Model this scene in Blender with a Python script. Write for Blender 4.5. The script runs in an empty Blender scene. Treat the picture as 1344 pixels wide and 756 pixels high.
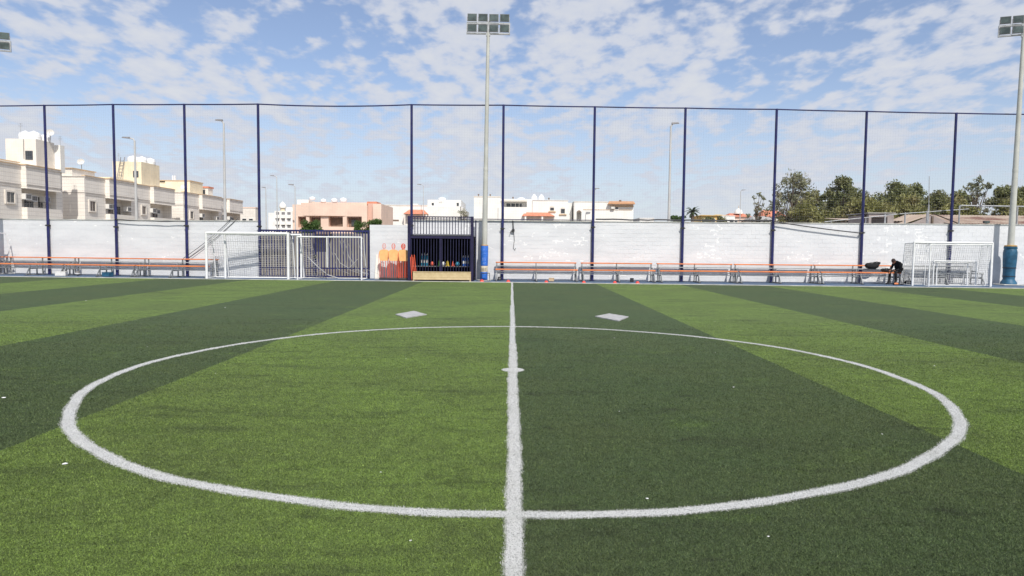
import bpy, math, random
import numpy as np
from mathutils import Vector, Matrix, Quaternion

R = math.radians
random.seed(11)
rng = np.random.default_rng(7)
scene = bpy.context.scene
col = scene.collection

# ------------------------------------------------------------------ camera
cam_d = bpy.data.cameras.new('camera')
cam = bpy.data.objects.new('camera', cam_d)
col.objects.link(cam)
cam_d.sensor_width = 36
cam_d.lens = 909.4864 / 1344 * 36
cam_d.clip_start = 0.05
cam_d.clip_end = 6000
PITCH, YAW, ROLL = R(3.437), R(0.059), R(0.52)
fw = Vector((math.sin(YAW) * math.cos(PITCH), math.cos(YAW) * math.cos(PITCH), -math.sin(PITCH)))
rt = Vector((math.cos(YAW), -math.sin(YAW), 0))
up = rt.cross(fw)
rr = math.cos(ROLL) * rt + math.sin(ROLL) * up
uu = -math.sin(ROLL) * rt + math.cos(ROLL) * up
m = Matrix((rr, uu, -fw)).transposed().to_4x4()
m.translation = Vector((-0.033, 0, 1.7))
cam.matrix_world = m
scene.camera = cam

# ------------------------------------------------------------------ sky and sun
SUN_EL, SUN_AZ = R(46), R(17)              # azimuth: degrees to the right of straight behind the camera
tosun = Vector((math.sin(SUN_AZ) * math.cos(SUN_EL), -math.cos(SUN_AZ) * math.cos(SUN_EL), math.sin(SUN_EL)))
world = bpy.data.worlds.new('World')
scene.world = world
world.use_nodes = True
wn = world.node_tree
wn.nodes.clear()

def N(nt, typ, **kw):
    n = nt.nodes.new(typ)
    for k, v in kw.items():
        setattr(n, k, v)
    return n

def link(nt, a, b):
    nt.links.new(a, b)

def setin(nt, sock, v):
    if isinstance(v, bpy.types.NodeSocket):
        nt.links.new(v, sock)
    else:
        sock.default_value = v

def M(nt, op, a, b=0.0, c=None, clamp=False):
    n = nt.nodes.new('ShaderNodeMath')
    n.operation = op
    n.use_clamp = clamp
    setin(nt, n.inputs[0], a)
    setin(nt, n.inputs[1], b)
    if c is not None:
        setin(nt, n.inputs[2], c)
    return n.outputs[0]

def MIX(nt, fac, a, b):
    n = nt.nodes.new('ShaderNodeMix')
    n.data_type = 'RGBA'
    setin(nt, n.inputs[0], fac)
    setin(nt, n.inputs[6], a if isinstance(a, bpy.types.NodeSocket) else (*a[:3], 1))
    setin(nt, n.inputs[7], b if isinstance(b, bpy.types.NodeSocket) else (*b[:3], 1))
    return n.outputs[2]

def NOISE(nt, vec, scale, detail=4, rough=0.55, dist=0.0):
    n = nt.nodes.new('ShaderNodeTexNoise')
    n.inputs['Scale'].default_value = scale
    n.inputs['Detail'].default_value = detail
    n.inputs['Roughness'].default_value = rough
    n.inputs['Distortion'].default_value = dist
    if vec is not None:
        nt.links.new(vec, n.inputs['Vector'])
    return n.outputs['Fac']

def SMOOTH(nt, v, a, b, lo=0.0, hi=1.0):
    n = nt.nodes.new('ShaderNodeMapRange')
    n.interpolation_type = 'SMOOTHSTEP'
    setin(nt, n.inputs[0], v)
    n.inputs[1].default_value = a
    n.inputs[2].default_value = b
    n.inputs[3].default_value = lo
    n.inputs[4].default_value = hi
    return n.outputs[0]

def MAPV(nt, vec, scale=(1, 1, 1), rot=(0, 0, 0), loc=(0, 0, 0)):
    n = nt.nodes.new('ShaderNodeMapping')
    n.inputs['Scale'].default_value = scale
    n.inputs['Rotation'].default_value = rot
    n.inputs['Location'].default_value = loc
    nt.links.new(vec, n.inputs['Vector'])
    return n.outputs[0]

sky = N(wn, 'ShaderNodeTexSky', sky_type='NISHITA', sun_disc=False)
sky.sun_elevation = SUN_EL
sky.sun_rotation = R(163)
sky.air_density = 1.0
sky.dust_density = 0.6
sky.ozone_density = 1.4
tc = N(wn, 'ShaderNodeTexCoord')
sep = N(wn, 'ShaderNodeSeparateXYZ')
link(wn, tc.outputs['Generated'], sep.inputs[0])
zz = M(wn, 'ADD', M(wn, 'MAXIMUM', sep.outputs[2], 0.0), 0.20)
cmb = N(wn, 'ShaderNodeCombineXYZ')
link(wn, M(wn, 'DIVIDE', sep.outputs[0], zz), cmb.inputs[0])
link(wn, M(wn, 'DIVIDE', sep.outputs[1], zz), cmb.inputs[1])
pv = cmb.outputs[0]
big = NOISE(wn, MAPV(wn, pv, scale=(1.0, 0.5, 1), rot=(0, 0, R(30)), loc=(4.4, 1.9, 0)), 1.6, 2, 0.5, 0.2)
puff = NOISE(wn, MAPV(wn, pv, scale=(1, 0.72, 1), rot=(0, 0, R(28)), loc=(2.1, 7.3, 0)), 10.5, 3, 0.48, 0.15)
fine = NOISE(wn, MAPV(wn, pv, scale=(1, 0.8, 1)), 24.0, 5, 0.55, 0.1)
dens = M(wn, 'ADD', M(wn, 'MULTIPLY', big, 0.85), M(wn, 'ADD', M(wn, 'MULTIPLY', puff, 0.95), M(wn, 'MULTIPLY', fine, 0.42)))
dens = M(wn, 'ADD', dens, M(wn, 'MULTIPLY', sep.outputs[0], 0.03))
mask = SMOOTH(wn, dens, 0.96, 1.20)
fade = SMOOTH(wn, sep.outputs[2], 0.005, 0.11, 0.30, 1.0)
mask = M(wn, 'MULTIPLY', M(wn, 'MULTIPLY', mask, fade), 0.93)
thick = SMOOTH(wn, dens, 1.10, 1.42)
ccol = MIX(wn, thick, (4.85, 5.15, 5.90), (5.45, 5.60, 5.95))
veil = SMOOTH(wn, sep.outputs[2], 0.0, 0.24, 0.70, 0.08)
skyt = N(wn, 'ShaderNodeMix', data_type='RGBA', blend_type='MULTIPLY')
skyt.inputs[0].default_value = 1.0
link(wn, sky.outputs[0], skyt.inputs[6])
skyt.inputs[7].default_value = (1.02, 0.97, 1.03, 1)
hazy = MIX(wn, veil, skyt.outputs[2], (4.65, 5.18, 6.00))
bgc = MIX(wn, mask, hazy, ccol)
bg = N(wn, 'ShaderNodeBackground')
bg.inputs[1].default_value = 0.13
link(wn, bgc, bg.inputs[0])
world.cycles.sampling_method = 'MANUAL'
world.cycles.sample_map_resolution = 512
wo = N(wn, 'ShaderNodeOutputWorld')
link(wn, bg.outputs[0], wo.inputs[0])

sun_d = bpy.data.lights.new('sun', 'SUN')
sun_d.energy = 4.0
sun_d.angle = R(0.53)
sun_d.color = (1.0, 0.955, 0.88)
sun = bpy.data.objects.new('sun', sun_d)
sun.rotation_mode = 'QUATERNION'
sun.rotation_quaternion = tosun.to_track_quat('Z', 'Y')
sun.location = (10, -20, 40)
col.objects.link(sun)

scene.view_settings.view_transform = 'Standard'
scene.view_settings.look = 'None'
scene.view_settings.exposure = 0.0
scene.view_settings.gamma = 1.0
scene.view_settings.use_curve_mapping = False

# ------------------------------------------------------------------ materials
def new_mat(name):
    mt = bpy.data.materials.new(name)
    mt.use_nodes = True
    nt = mt.node_tree
    b = nt.nodes['Principled BSDF']
    return mt, nt, b

def pos(nt):
    return N(nt, 'ShaderNodeNewGeometry').outputs['Position']

def mat(name, c, rough=0.7, var=0.12, scale=4.0, c2=None, bump=0.0, bscale=60.0, metal=0.0, spec=0.4):
    mt, nt, b = new_mat(name)
    p = pos(nt)
    f = NOISE(nt, p, scale, 5, 0.6)
    f = SMOOTH(nt, f, 0.3, 0.7)
    if c2 is None:
        c2 = tuple(x * (1 - var) for x in c)
        c1 = tuple(min(1, x * (1 + var * 0.6)) for x in c)
    else:
        c1 = c
    link(nt, MIX(nt, f, c1, c2), b.inputs['Base Color'])
    b.inputs['Roughness'].default_value = rough
    b.inputs['Metallic'].default_value = metal
    b.inputs['Specular IOR Level'].default_value = spec
    if bump:
        bp = N(nt, 'ShaderNodeBump')
        bp.inputs['Strength'].default_value = bump
        bp.inputs['Distance'].default_value = 0.02
        link(nt, NOISE(nt, p, bscale, 4, 0.6), bp.inputs['Height'])
        link(nt, bp.outputs[0], b.inputs['Normal'])
    return mt

LIGHT_G = (0.200, 0.300, 0.072)
DARK_G = (0.094, 0.143, 0.060)

def turf_colour(nt):
    """mown-look stripes, worn and dirty patches, from the place on the pitch"""
    p = pos(nt)
    s = N(nt, 'ShaderNodeSeparateXYZ')
    link(nt, p, s.inputs[0])
    wob = M(nt, 'MULTIPLY', M(nt, 'SUBTRACT', NOISE(nt, p, 3.0, 3), 0.5), 0.05)
    x = M(nt, 'ADD', s.outputs[0], wob)
    neg = M(nt, 'LESS_THAN', x, 0.0)
    per = M(nt, 'ADD', 3.88, M(nt, 'MULTIPLY', neg, 0.30))
    par = M(nt, 'FLOORED_MODULO', M(nt, 'FLOOR', M(nt, 'DIVIDE', x, per)), 2.0)
    c = MIX(nt, par, DARK_G, LIGHT_G)
    # broad fading and dust, flattened streaks, bare smudges where the black infill shows
    broad = SMOOTH(nt, NOISE(nt, p, 0.45, 4, 0.6), 0.35, 0.68)
    c = MIX(nt, M(nt, 'MULTIPLY', broad, 0.40), c, (0.125, 0.158, 0.062))
    stre = SMOOTH(nt, NOISE(nt, MAPV(nt, p, scale=(0.30, 1.3, 1)), 1.5, 7, 0.68, 0.3), 0.50, 0.72)
    c = MIX(nt, M(nt, 'MULTIPLY', stre, 0.50), c, (0.050, 0.066, 0.036))
    sp2 = SMOOTH(nt, NOISE(nt, MAPV(nt, p, scale=(0.5, 1.5, 1), loc=(5, 3, 0)), 2.0, 6, 0.68, 0.5), 0.585, 0.72)
    c = MIX(nt, M(nt, 'MULTIPLY', sp2, 0.65), c, (0.028, 0.033, 0.024))
    drag = SMOOTH(nt, NOISE(nt, MAPV(nt, p, scale=(0.16, 1.0, 1), rot=(0, 0, R(12)), loc=(2, 8, 0)), 3.4, 6, 0.7, 0.2), 0.60, 0.70)
    c = MIX(nt, M(nt, 'MULTIPLY', drag, 0.45), c, (0.036, 0.045, 0.028))
    bright = SMOOTH(nt, NOISE(nt, MAPV(nt, p, scale=(0.7, 1.2, 1), loc=(1, 5, 0)), 1.1, 5, 0.65), 0.55, 0.75)
    c = MIX(nt, M(nt, 'MULTIPLY', bright, 0.35), c, (0.185, 0.300, 0.055))
    mot = SMOOTH(nt, NOISE(nt, p, 6.0, 6, 0.72), 0.36, 0.68)
    c = MIX(nt, M(nt, 'MULTIPLY', mot, 0.36), c, (0.060, 0.078, 0.038))
    gapn = SMOOTH(nt, NOISE(nt, p, 135.0, 3, 0.8), 0.39, 0.51)
    c = MIX(nt, gapn, (0.022, 0.027, 0.018), c)
    return c, p

def turf_material():
    mt, nt, b = new_mat('turf')
    c, p = turf_colour(nt)
    g1 = NOISE(nt, p, 60.0, 3, 0.7)
    g2 = NOISE(nt, p, 9.0, 4, 0.7)
    sp = M(nt, 'ADD', M(nt, 'MULTIPLY', g1, 0.9), M(nt, 'MULTIPLY', g2, 0.5))
    v = SMOOTH(nt, sp, 0.45, 0.95, 0.60, 1.22)
    mul = N(nt, 'ShaderNodeMix', data_type='RGBA', blend_type='MULTIPLY')
    mul.inputs[0].default_value = 1
    link(nt, c, mul.inputs[6])
    cc = N(nt, 'ShaderNodeCombineColor')
    for i in range(3):
        link(nt, v, cc.inputs[i])
    link(nt, cc.outputs[0], mul.inputs[7])
    link(nt, mul.outputs[2], b.inputs['Base Color'])
    b.inputs['Roughness'].default_value = 0.85
    b.inputs['Specular IOR Level'].default_value = 0.12
    b.inputs['Sheen Weight'].default_value = 0.02
    b.inputs['Sheen Roughness'].default_value = 0.5
    bp = N(nt, 'ShaderNodeBump')
    bp.inputs['Strength'].default_value = 0.8
    bp.inputs['Distance'].default_value = 0.02
    link(nt, g1, bp.inputs['Height'])
    link(nt, bp.outputs[0], b.inputs['Normal'])
    return mt

def blade_material(name, white=False):
    mt, nt, b = new_mat(name)
    at = N(nt, 'ShaderNodeAttribute', attribute_name='tint')
    if white:
        sp = SMOOTH(nt, NOISE(nt, pos(nt), 120.0, 3, 0.75), 0.37, 0.46, 0.0, 1.0)
        c = MIX(nt, at.outputs['Fac'], (0.62, 0.62, 0.61), (0.93, 0.93, 0.91))
        c = MIX(nt, sp, (0.10, 0.105, 0.095), c)
        dirt = SMOOTH(nt, NOISE(nt, pos(nt), 2.2, 6, 0.65), 0.48, 0.72)
        c = MIX(nt, M(nt, 'MULTIPLY', dirt, 0.28), c, (0.40, 0.41, 0.36))
    else:
        c0, p = turf_colour(nt)
        mul = N(nt, 'ShaderNodeMix', data_type='RGBA', blend_type='MULTIPLY')
        mul.inputs[0].default_value = 1
        link(nt, c0, mul.inputs[6])
        link(nt, MIX(nt, at.outputs['Fac'], (0.55, 0.58, 0.60), (2.10, 1.95, 1.70)), mul.inputs[7])
        c = mul.outputs[2]
    link(nt, c, b.inputs['Base Color'])
    b.inputs['Roughness'].default_value = 0.55
    b.inputs['Specular IOR Level'].default_value = 0.3
    tr = N(nt, 'ShaderNodeBsdfTranslucent')
    link(nt, c, tr.inputs[0])
    mx = N(nt, 'ShaderNodeMixShader')
    mx.inputs[0].default_value = 0.3
    link(nt, b.outputs[0], mx.inputs[1])
    link(nt, tr.outputs[0], mx.inputs[2])
    link(nt, mx.outputs[0], nt.nodes['Material Output'].inputs[0])
    return mt

def wall_material():
    mt, nt, b = new_mat('painted_blockwork')
    p = pos(nt)
    s = N(nt, 'ShaderNodeSeparateXYZ')
    link(nt, p, s.inputs[0])
    x, z = s.outputs[0], s.outputs[2]
    base = MIX(nt, SMOOTH(nt, NOISE(nt, MAPV(nt, p, scale=(0.6, 1, 2.2)), 1.1, 6, 0.62), 0.32, 0.7), (0.715, 0.725, 0.74), (0.635, 0.645, 0.665))
    blotch = NOISE(nt, MAPV(nt, p, scale=(0.55, 1, 1.25)), 3.1, 6, 0.62, 0.6)
    zone = SMOOTH(nt, NOISE(nt, MAPV(nt, p, scale=(0.5, 1, 0.9), loc=(3, 0, 1)), 0.42, 2), 0.38, 0.60)
    right = SMOOTH(nt, x, -10, 12, 0.35, 1.0)
    thr = M(nt, 'SUBTRACT', 0.735, M(nt, 'MULTIPLY', M(nt, 'MULTIPLY', zone, right), 0.115))
    peel = SMOOTH(nt, M(nt, 'SUBTRACT', blotch, thr), 0.0, 0.015)
    c = MIX(nt, peel, base, (0.93, 0.93, 0.92))
    # white pointing along some joints
    row = M(nt, 'FLOOR', M(nt, 'DIVIDE', z, 0.2))
    fz = M(nt, 'FRACT', M(nt, 'DIVIDE', z, 0.2))
    jz = M(nt, 'GREATER_THAN', M(nt, 'ABSOLUTE', M(nt, 'SUBTRACT', fz, 0.5)), 0.30)
    fx = M(nt, 'FRACT', M(nt, 'DIVIDE', M(nt, 'ADD', x, M(nt, 'MULTIPLY', row, 0.2)), 0.4))
    jx = M(nt, 'GREATER_THAN', M(nt, 'ABSOLUTE', M(nt, 'SUBTRACT', fx, 0.5)), 0.40)
    joint = M(nt, 'MAXIMUM', jz, jx)
    pn = NOISE(nt, MAPV(nt, p, scale=(0.8, 1, 1.3), loc=(7, 0, 3)), 2.6, 4, 0.6, 0.3)
    pthr = M(nt, 'SUBTRACT', 0.70, M(nt, 'MULTIPLY', M(nt, 'MULTIPLY', zone, right), 0.16))
    point = M(nt, 'MULTIPLY', SMOOTH(nt, M(nt, 'SUBTRACT', pn, pthr), 0.0, 0.02), joint)
    c = MIX(nt, M(nt, 'MULTIPLY', point, 0.6), c, (0.94, 0.94, 0.93))
    stain = SMOOTH(nt, NOISE(nt, MAPV(nt, p, scale=(0.35, 1, 5)), 1.6, 5, 0.6), 0.6, 0.8)
    c = MIX(nt, M(nt, 'MULTIPLY', stain, 0.20), c, (0.42, 0.42, 0.42))
    drip = SMOOTH(nt, NOISE(nt, MAPV(nt, p, scale=(5, 1, 0.25)), 1.5, 5, 0.6), 0.62, 0.8)
    c = MIX(nt, M(nt, 'MULTIPLY', drip, 0.16), c, (0.36, 0.36, 0.37))
    dots = SMOOTH(nt, NOISE(nt, p, 7.0, 2, 0.5), 0.76, 0.80)
    c = MIX(nt, M(nt, 'MULTIPLY', dots, 0.35), c, (0.35, 0.35, 0.35))
    low = SMOOTH(nt, M(nt, 'ADD', z, M(nt, 'MULTIPLY', NOISE(nt, p, 2.0, 4), 0.5)), 0.3, 0.55, 0.15, 0.0)
    c = MIX(nt, low, c, (0.42, 0.43, 0.45))
    link(nt, c, b.inputs['Base Color'])
    b.inputs['Roughness'].default_value = 0.8
    bp = N(nt, 'ShaderNodeBump')
    bp.inputs['Strength'].default_value = 0.5
    bp.inputs['Distance'].default_value = 0.02
    link(nt, M(nt, 'ADD', NOISE(nt, p, 25.0, 5, 0.65), M(nt, 'MULTIPLY', peel, 0.6)), bp.inputs['Height'])
    link(nt, bp.outputs[0], b.inputs['Normal'])
    return mt

def clad_material(name, ca, cb, joint):
    """stone cladding in thin courses, too far away to build one by one"""
    mt, nt, b = new_mat(name)
    p = pos(nt)
    s = N(nt, 'ShaderNodeSeparateXYZ')
    link(nt, p, s.inputs[0])
    f = M(nt, 'FRACT', M(nt, 'DIVIDE', s.outputs[2], 0.31))
    j = M(nt, 'LESS_THAN', f, 0.10)
    row = M(nt, 'FLOOR', M(nt, 'DIVIDE', s.outputs[2], 0.31))
    wn_ = N(nt, 'ShaderNodeTexWhiteNoise', noise_dimensions='1D')
    link(nt, row, wn_.inputs['W'])
    c = MIX(nt, M(nt, 'MULTIPLY', wn_.outputs[0], 0.6), ca, cb)
    c = MIX(nt, SMOOTH(nt, NOISE(nt, p, 0.9, 6, 0.65), 0.4, 0.75), c, cb)
    drip = SMOOTH(nt, NOISE(nt, MAPV(nt, p, scale=(2.5, 2.5, 0.2)), 1.5, 5, 0.6), 0.58, 0.8)
    c = MIX(nt, M(nt, 'MULTIPLY', drip, 0.25), c, joint)
    c = MIX(nt, M(nt, 'MULTIPLY', j, 0.55), c, joint)
    link(nt, c, b.inputs['Base Color'])
    b.inputs['Roughness'].default_value = 0.85
    return mt

def ground_material():
    mt, nt, b = new_mat('sand')
    p = pos(nt)
    c = MIX(nt, SMOOTH(nt, NOISE(nt, p, 0.5, 7, 0.65), 0.3, 0.7), (0.25, 0.21, 0.155), (0.18, 0.15, 0.115))
    link(nt, c, b.inputs['Base Color'])
    b.inputs['Roughness'].default_value = 0.95
    return mt

def corrugated_material():
    mt, nt, b = new_mat('rusty_sheet')
    p = pos(nt)
    f = SMOOTH(nt, NOISE(nt, MAPV(nt, p, scale=(0.5, 1.0, 1)), 0.9, 7, 0.65), 0.42, 0.62)
    s = N(nt, 'ShaderNodeSeparateXYZ')
    link(nt, p, s.inputs[0])
    f = M(nt, 'MULTIPLY', f, SMOOTH(nt, s.outputs[0], 27.5, 31.5, 0.25, 1.0))
    c = MIX(nt, f, (0.46, 0.37, 0.29), (0.20, 0.10, 0.075))
    link(nt, c, b.inputs['Base Color'])
    b.inputs['Roughness'].default_value = 0.75
    return mt

def leaf_material(name, ca, cb, cc):
    mt, nt, b = new_mat(name)
    at = N(nt, 'ShaderNodeAttribute', attribute_name='tint')
    p = pos(nt)
    c = MIX(nt, at.outputs['Fac'], ca, cb)
    c = MIX(nt, SMOOTH(nt, NOISE(nt, p, 0.7, 3), 0.45, 0.7), c, cc)
    link(nt, c, b.inputs['Base Color'])
    b.inputs['Roughness'].default_value = 0.6
    tr = N(nt, 'ShaderNodeBsdfTranslucent')
    link(nt, c, tr.inputs[0])
    mx = N(nt, 'ShaderNodeMixShader')
    mx.inputs[0].default_value = 0.3
    link(nt, b.outputs[0], mx.inputs[1])
    link(nt, tr.outputs[0], mx.inputs[2])
    link(nt, mx.outputs[0], nt.nodes['Material Output'].inputs[0])
    return mt

MT = dict(
    turf=turf_material(),
    blade=blade_material('turf_fibres'),
    wblade=blade_material('white_turf_fibres', True),
    wall=wall_material(),
    sand=ground_material(),
    rust=corrugated_material(),
    track=mat('blue_track', (0.060, 0.115, 0.215), 0.8, scale=1.6, c2=(0.125, 0.165, 0.225), bump=0.3),
    kerb=mat('kerb_concrete', (0.52, 0.52, 0.49), 0.85, 0.25, 2.0, bump=0.3),
    whiteline=mat('white_turf_base', (0.62, 0.62, 0.60), 0.8, 0.3, 60),
    matw=mat('white_mat', (0.45, 0.445, 0.44), 0.8, 0.18, 9, bump=0.5, bscale=90),
    navy=mat('navy_paint', (0.019, 0.022, 0.105), 0.45, 0.3, 3.0),
    navyc=mat('cage_navy_paint', (0.017, 0.014, 0.055), 0.5, 0.3, 3.0),
    navyd=mat('dark_navy_paint', (0.016, 0.017, 0.055), 0.5, 0.3, 3.0),
    tarp=mat('black_tarp', (0.006, 0.006, 0.008), 0.95, 0.3, 2.0, spec=0.05),  # near-black panel colour stands in for the shade inside the cage
    shadegrey=mat('cage_roof_sheet', (0.25, 0.25, 0.26), 0.6, 0.2, 2.0),
    net=mat('fence_net', (0.34, 0.36, 0.42), 0.8, 0.1, 1.0),
    goalnet=mat('goal_net', (0.50, 0.50, 0.49), 0.8, 0.2, 3.0),
    goalw=mat('goal_white', (0.82, 0.82, 0.81), 0.4, 0.1, 4.0),
    galv=mat('galvanised', (0.42, 0.43, 0.44), 0.5, 0.25, 5.0, metal=0.3),
    pole=mat('pole_paint', (0.50, 0.50, 0.46), 0.55, 0.14, 1.3),
    spole=mat('street_pole', (0.52, 0.52, 0.51), 0.5, 0.1, 1.0),
    dark=mat('dark_metal', (0.035, 0.035, 0.04), 0.5, 0.3, 6),
    frame=mat('bench_frame', (0.24, 0.25, 0.255), 0.55, 0.3, 4.0, metal=0.2),
    plankg=mat('grey_plank', (0.36, 0.37, 0.37), 0.65, 0.2, 3.0),
    orange=mat('orange_plank', (0.80, 0.25, 0.08), 0.6, scale=1.7, c2=(0.60, 0.20, 0.085)),
    lamp=mat('lamp_housing', (0.15, 0.155, 0.16), 0.5, 0.2, 5.0),
    glass=mat('lamp_glass', (0.085, 0.11, 0.105), 0.22, 0.45, 2.5, spec=0.45),
    padb=mat('blue_pad', (0.035, 0.16, 0.60), 0.55, 0.2, 6, bump=0.6, bscale=14),
    padc=mat('teal_pad', (0.024, 0.105, 0.185), 0.5, 0.35, 4, bump=0.7, bscale=9),
    padtan=mat('foam_tan', (0.66, 0.58, 0.44), 0.8, 0.15, 8),
    padrim=mat('foam_orange', (0.52, 0.30, 0.07), 0.85, 0.25, 9),
    scrawl=mat('pale_scrawl', (0.42, 0.55, 0.85), 0.7),
    ink=mat('black_paint', (0.02, 0.02, 0.02), 0.6),
    pine=mat('pine_board', (0.66, 0.52, 0.31), 0.65, scale=5, c2=(0.56, 0.42, 0.235)),
    board=mat('pale_board', (0.72, 0.68, 0.61), 0.7, 0.08, 3),
    mannt=mat('mannequin_orange', (0.95, 0.50, 0.20), 0.5, 0.12, 5),
    mannl=mat('mannequin_red', (0.80, 0.13, 0.065), 0.5, 0.15, 5),
    rubber=mat('rubber_base', (0.05, 0.048, 0.047), 0.7, 0.3, 6),
    steelgrey=mat('dull_steel', (0.22, 0.21, 0.21), 0.6, 0.25, 6),
    cone=mat('cone_red', (0.78, 0.07, 0.05), 0.5, 0.12, 8),
    black=mat('black_cloth', (0.010, 0.010, 0.012), 0.85, 0.4, 14, bump=0.4, bscale=20),
    skin=mat('skin', (0.21, 0.095, 0.06), 0.6, 0.1, 20),
    hair=mat('hair', (0.03, 0.016, 0.013), 0.7, 0.3, 40),
    denim=mat('dark_denim', (0.03, 0.033, 0.045), 0.8, 0.3, 20),
    paper=mat('paper', (0.85, 0.85, 0.83), 0.7, 0.1, 20),
    cable=mat('cable', (0.05, 0.05, 0.055), 0.6, 0.2, 5),
    cyan=mat('cyan_plastic', (0.05, 0.36, 0.55), 0.4, 0.2, 8),
    green=mat('green_plastic', (0.10, 0.28, 0.05), 0.5, 0.2, 8),
    yellow=mat('yellow_plastic', (0.75, 0.55, 0.05), 0.5, 0.15, 8),
    cream=mat('cream_render', (0.80, 0.69, 0.50), 0.85, 0.1, 1.2),
    cream2=mat('pale_render', (0.80, 0.74, 0.66), 0.85, 0.08, 1.2),
    trim=mat('tan_trim', (0.62, 0.45, 0.28), 0.8, 0.15, 2),
    bwhite=mat('white_render', (0.86, 0.84, 0.79), 0.85, 0.07, 0.6),
    bwhite2=mat('offwhite_render', (0.82, 0.80, 0.77), 0.85, 0.09, 0.6),
    pink=mat('pink_render', (0.80, 0.60, 0.485), 0.85, 0.09, 0.5),
    pinkshade=mat('pink_render_shaded', (0.66, 0.42, 0.33), 0.85, 0.1, 0.5),  # darker copy of the pink render, shade painted into rear wall and one wing
    rooft=mat('terracotta', (0.66, 0.25, 0.15), 0.8, 0.2, 3),
    roofo=mat('orange_roof', (0.60, 0.33, 0.18), 0.8, 0.2, 3),
    pane=mat('window_pane', (0.05, 0.055, 0.06), 0.12, 0.4, 1.5, spec=0.7),
    slat=mat('brown_screen', (0.22, 0.155, 0.115), 0.7, 0.2, 4),
    ac=mat('ac_casing', (0.74, 0.72, 0.68), 0.6, 0.1, 6),
    acg=mat('ac_grille', (0.16, 0.155, 0.15), 0.7, 0.3, 10),
    tank=mat('tank_white', (0.86, 0.86, 0.86), 0.5, 0.08, 2),
    beige=mat('beige_compound', (0.27, 0.255, 0.225), 0.9, 0.15, 0.8),
    yellowb=mat('yellow_render', (0.70, 0.47, 0.16), 0.85, 0.1, 0.5),
    shedwall=mat('shed_wall', (0.36, 0.31, 0.29), 0.9, 0.2, 2, bump=0.3),
    greyroof=mat('grey_sheet', (0.42, 0.40, 0.38), 0.8, 0.15, 1),
    bark=mat('bark', (0.15, 0.115, 0.085), 0.9, 0.3, 8),
    clad=clad_material('stone_cladding', (0.90, 0.845, 0.765), (0.79, 0.74, 0.67), (0.50, 0.44, 0.39)),
    cornice=mat('cornice_stone', (0.50, 0.46, 0.42), 0.8, 0.2, 2),
    leafgrey=leaf_material('leaf_olive', (0.17, 0.18, 0.10), (0.33, 0.33, 0.20), (0.26, 0.235, 0.15)),
    leafmid=leaf_material('leaf_mid', (0.115, 0.132, 0.05), (0.27, 0.285, 0.115), (0.20, 0.19, 0.085)),
    leafgold=leaf_material('leaf_gold', (0.17, 0.175, 0.055), (0.35, 0.34, 0.12), (0.25, 0.215, 0.095)),
    leafgreen=leaf_material('leaf_green', (0.045, 0.09, 0.02), (0.11, 0.19, 0.04), (0.06, 0.11, 0.025)),
    palm=leaf_material('palm_frond', (0.03, 0.05, 0.02), (0.06, 0.09, 0.03), (0.05, 0.06, 0.03)),
)

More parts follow.
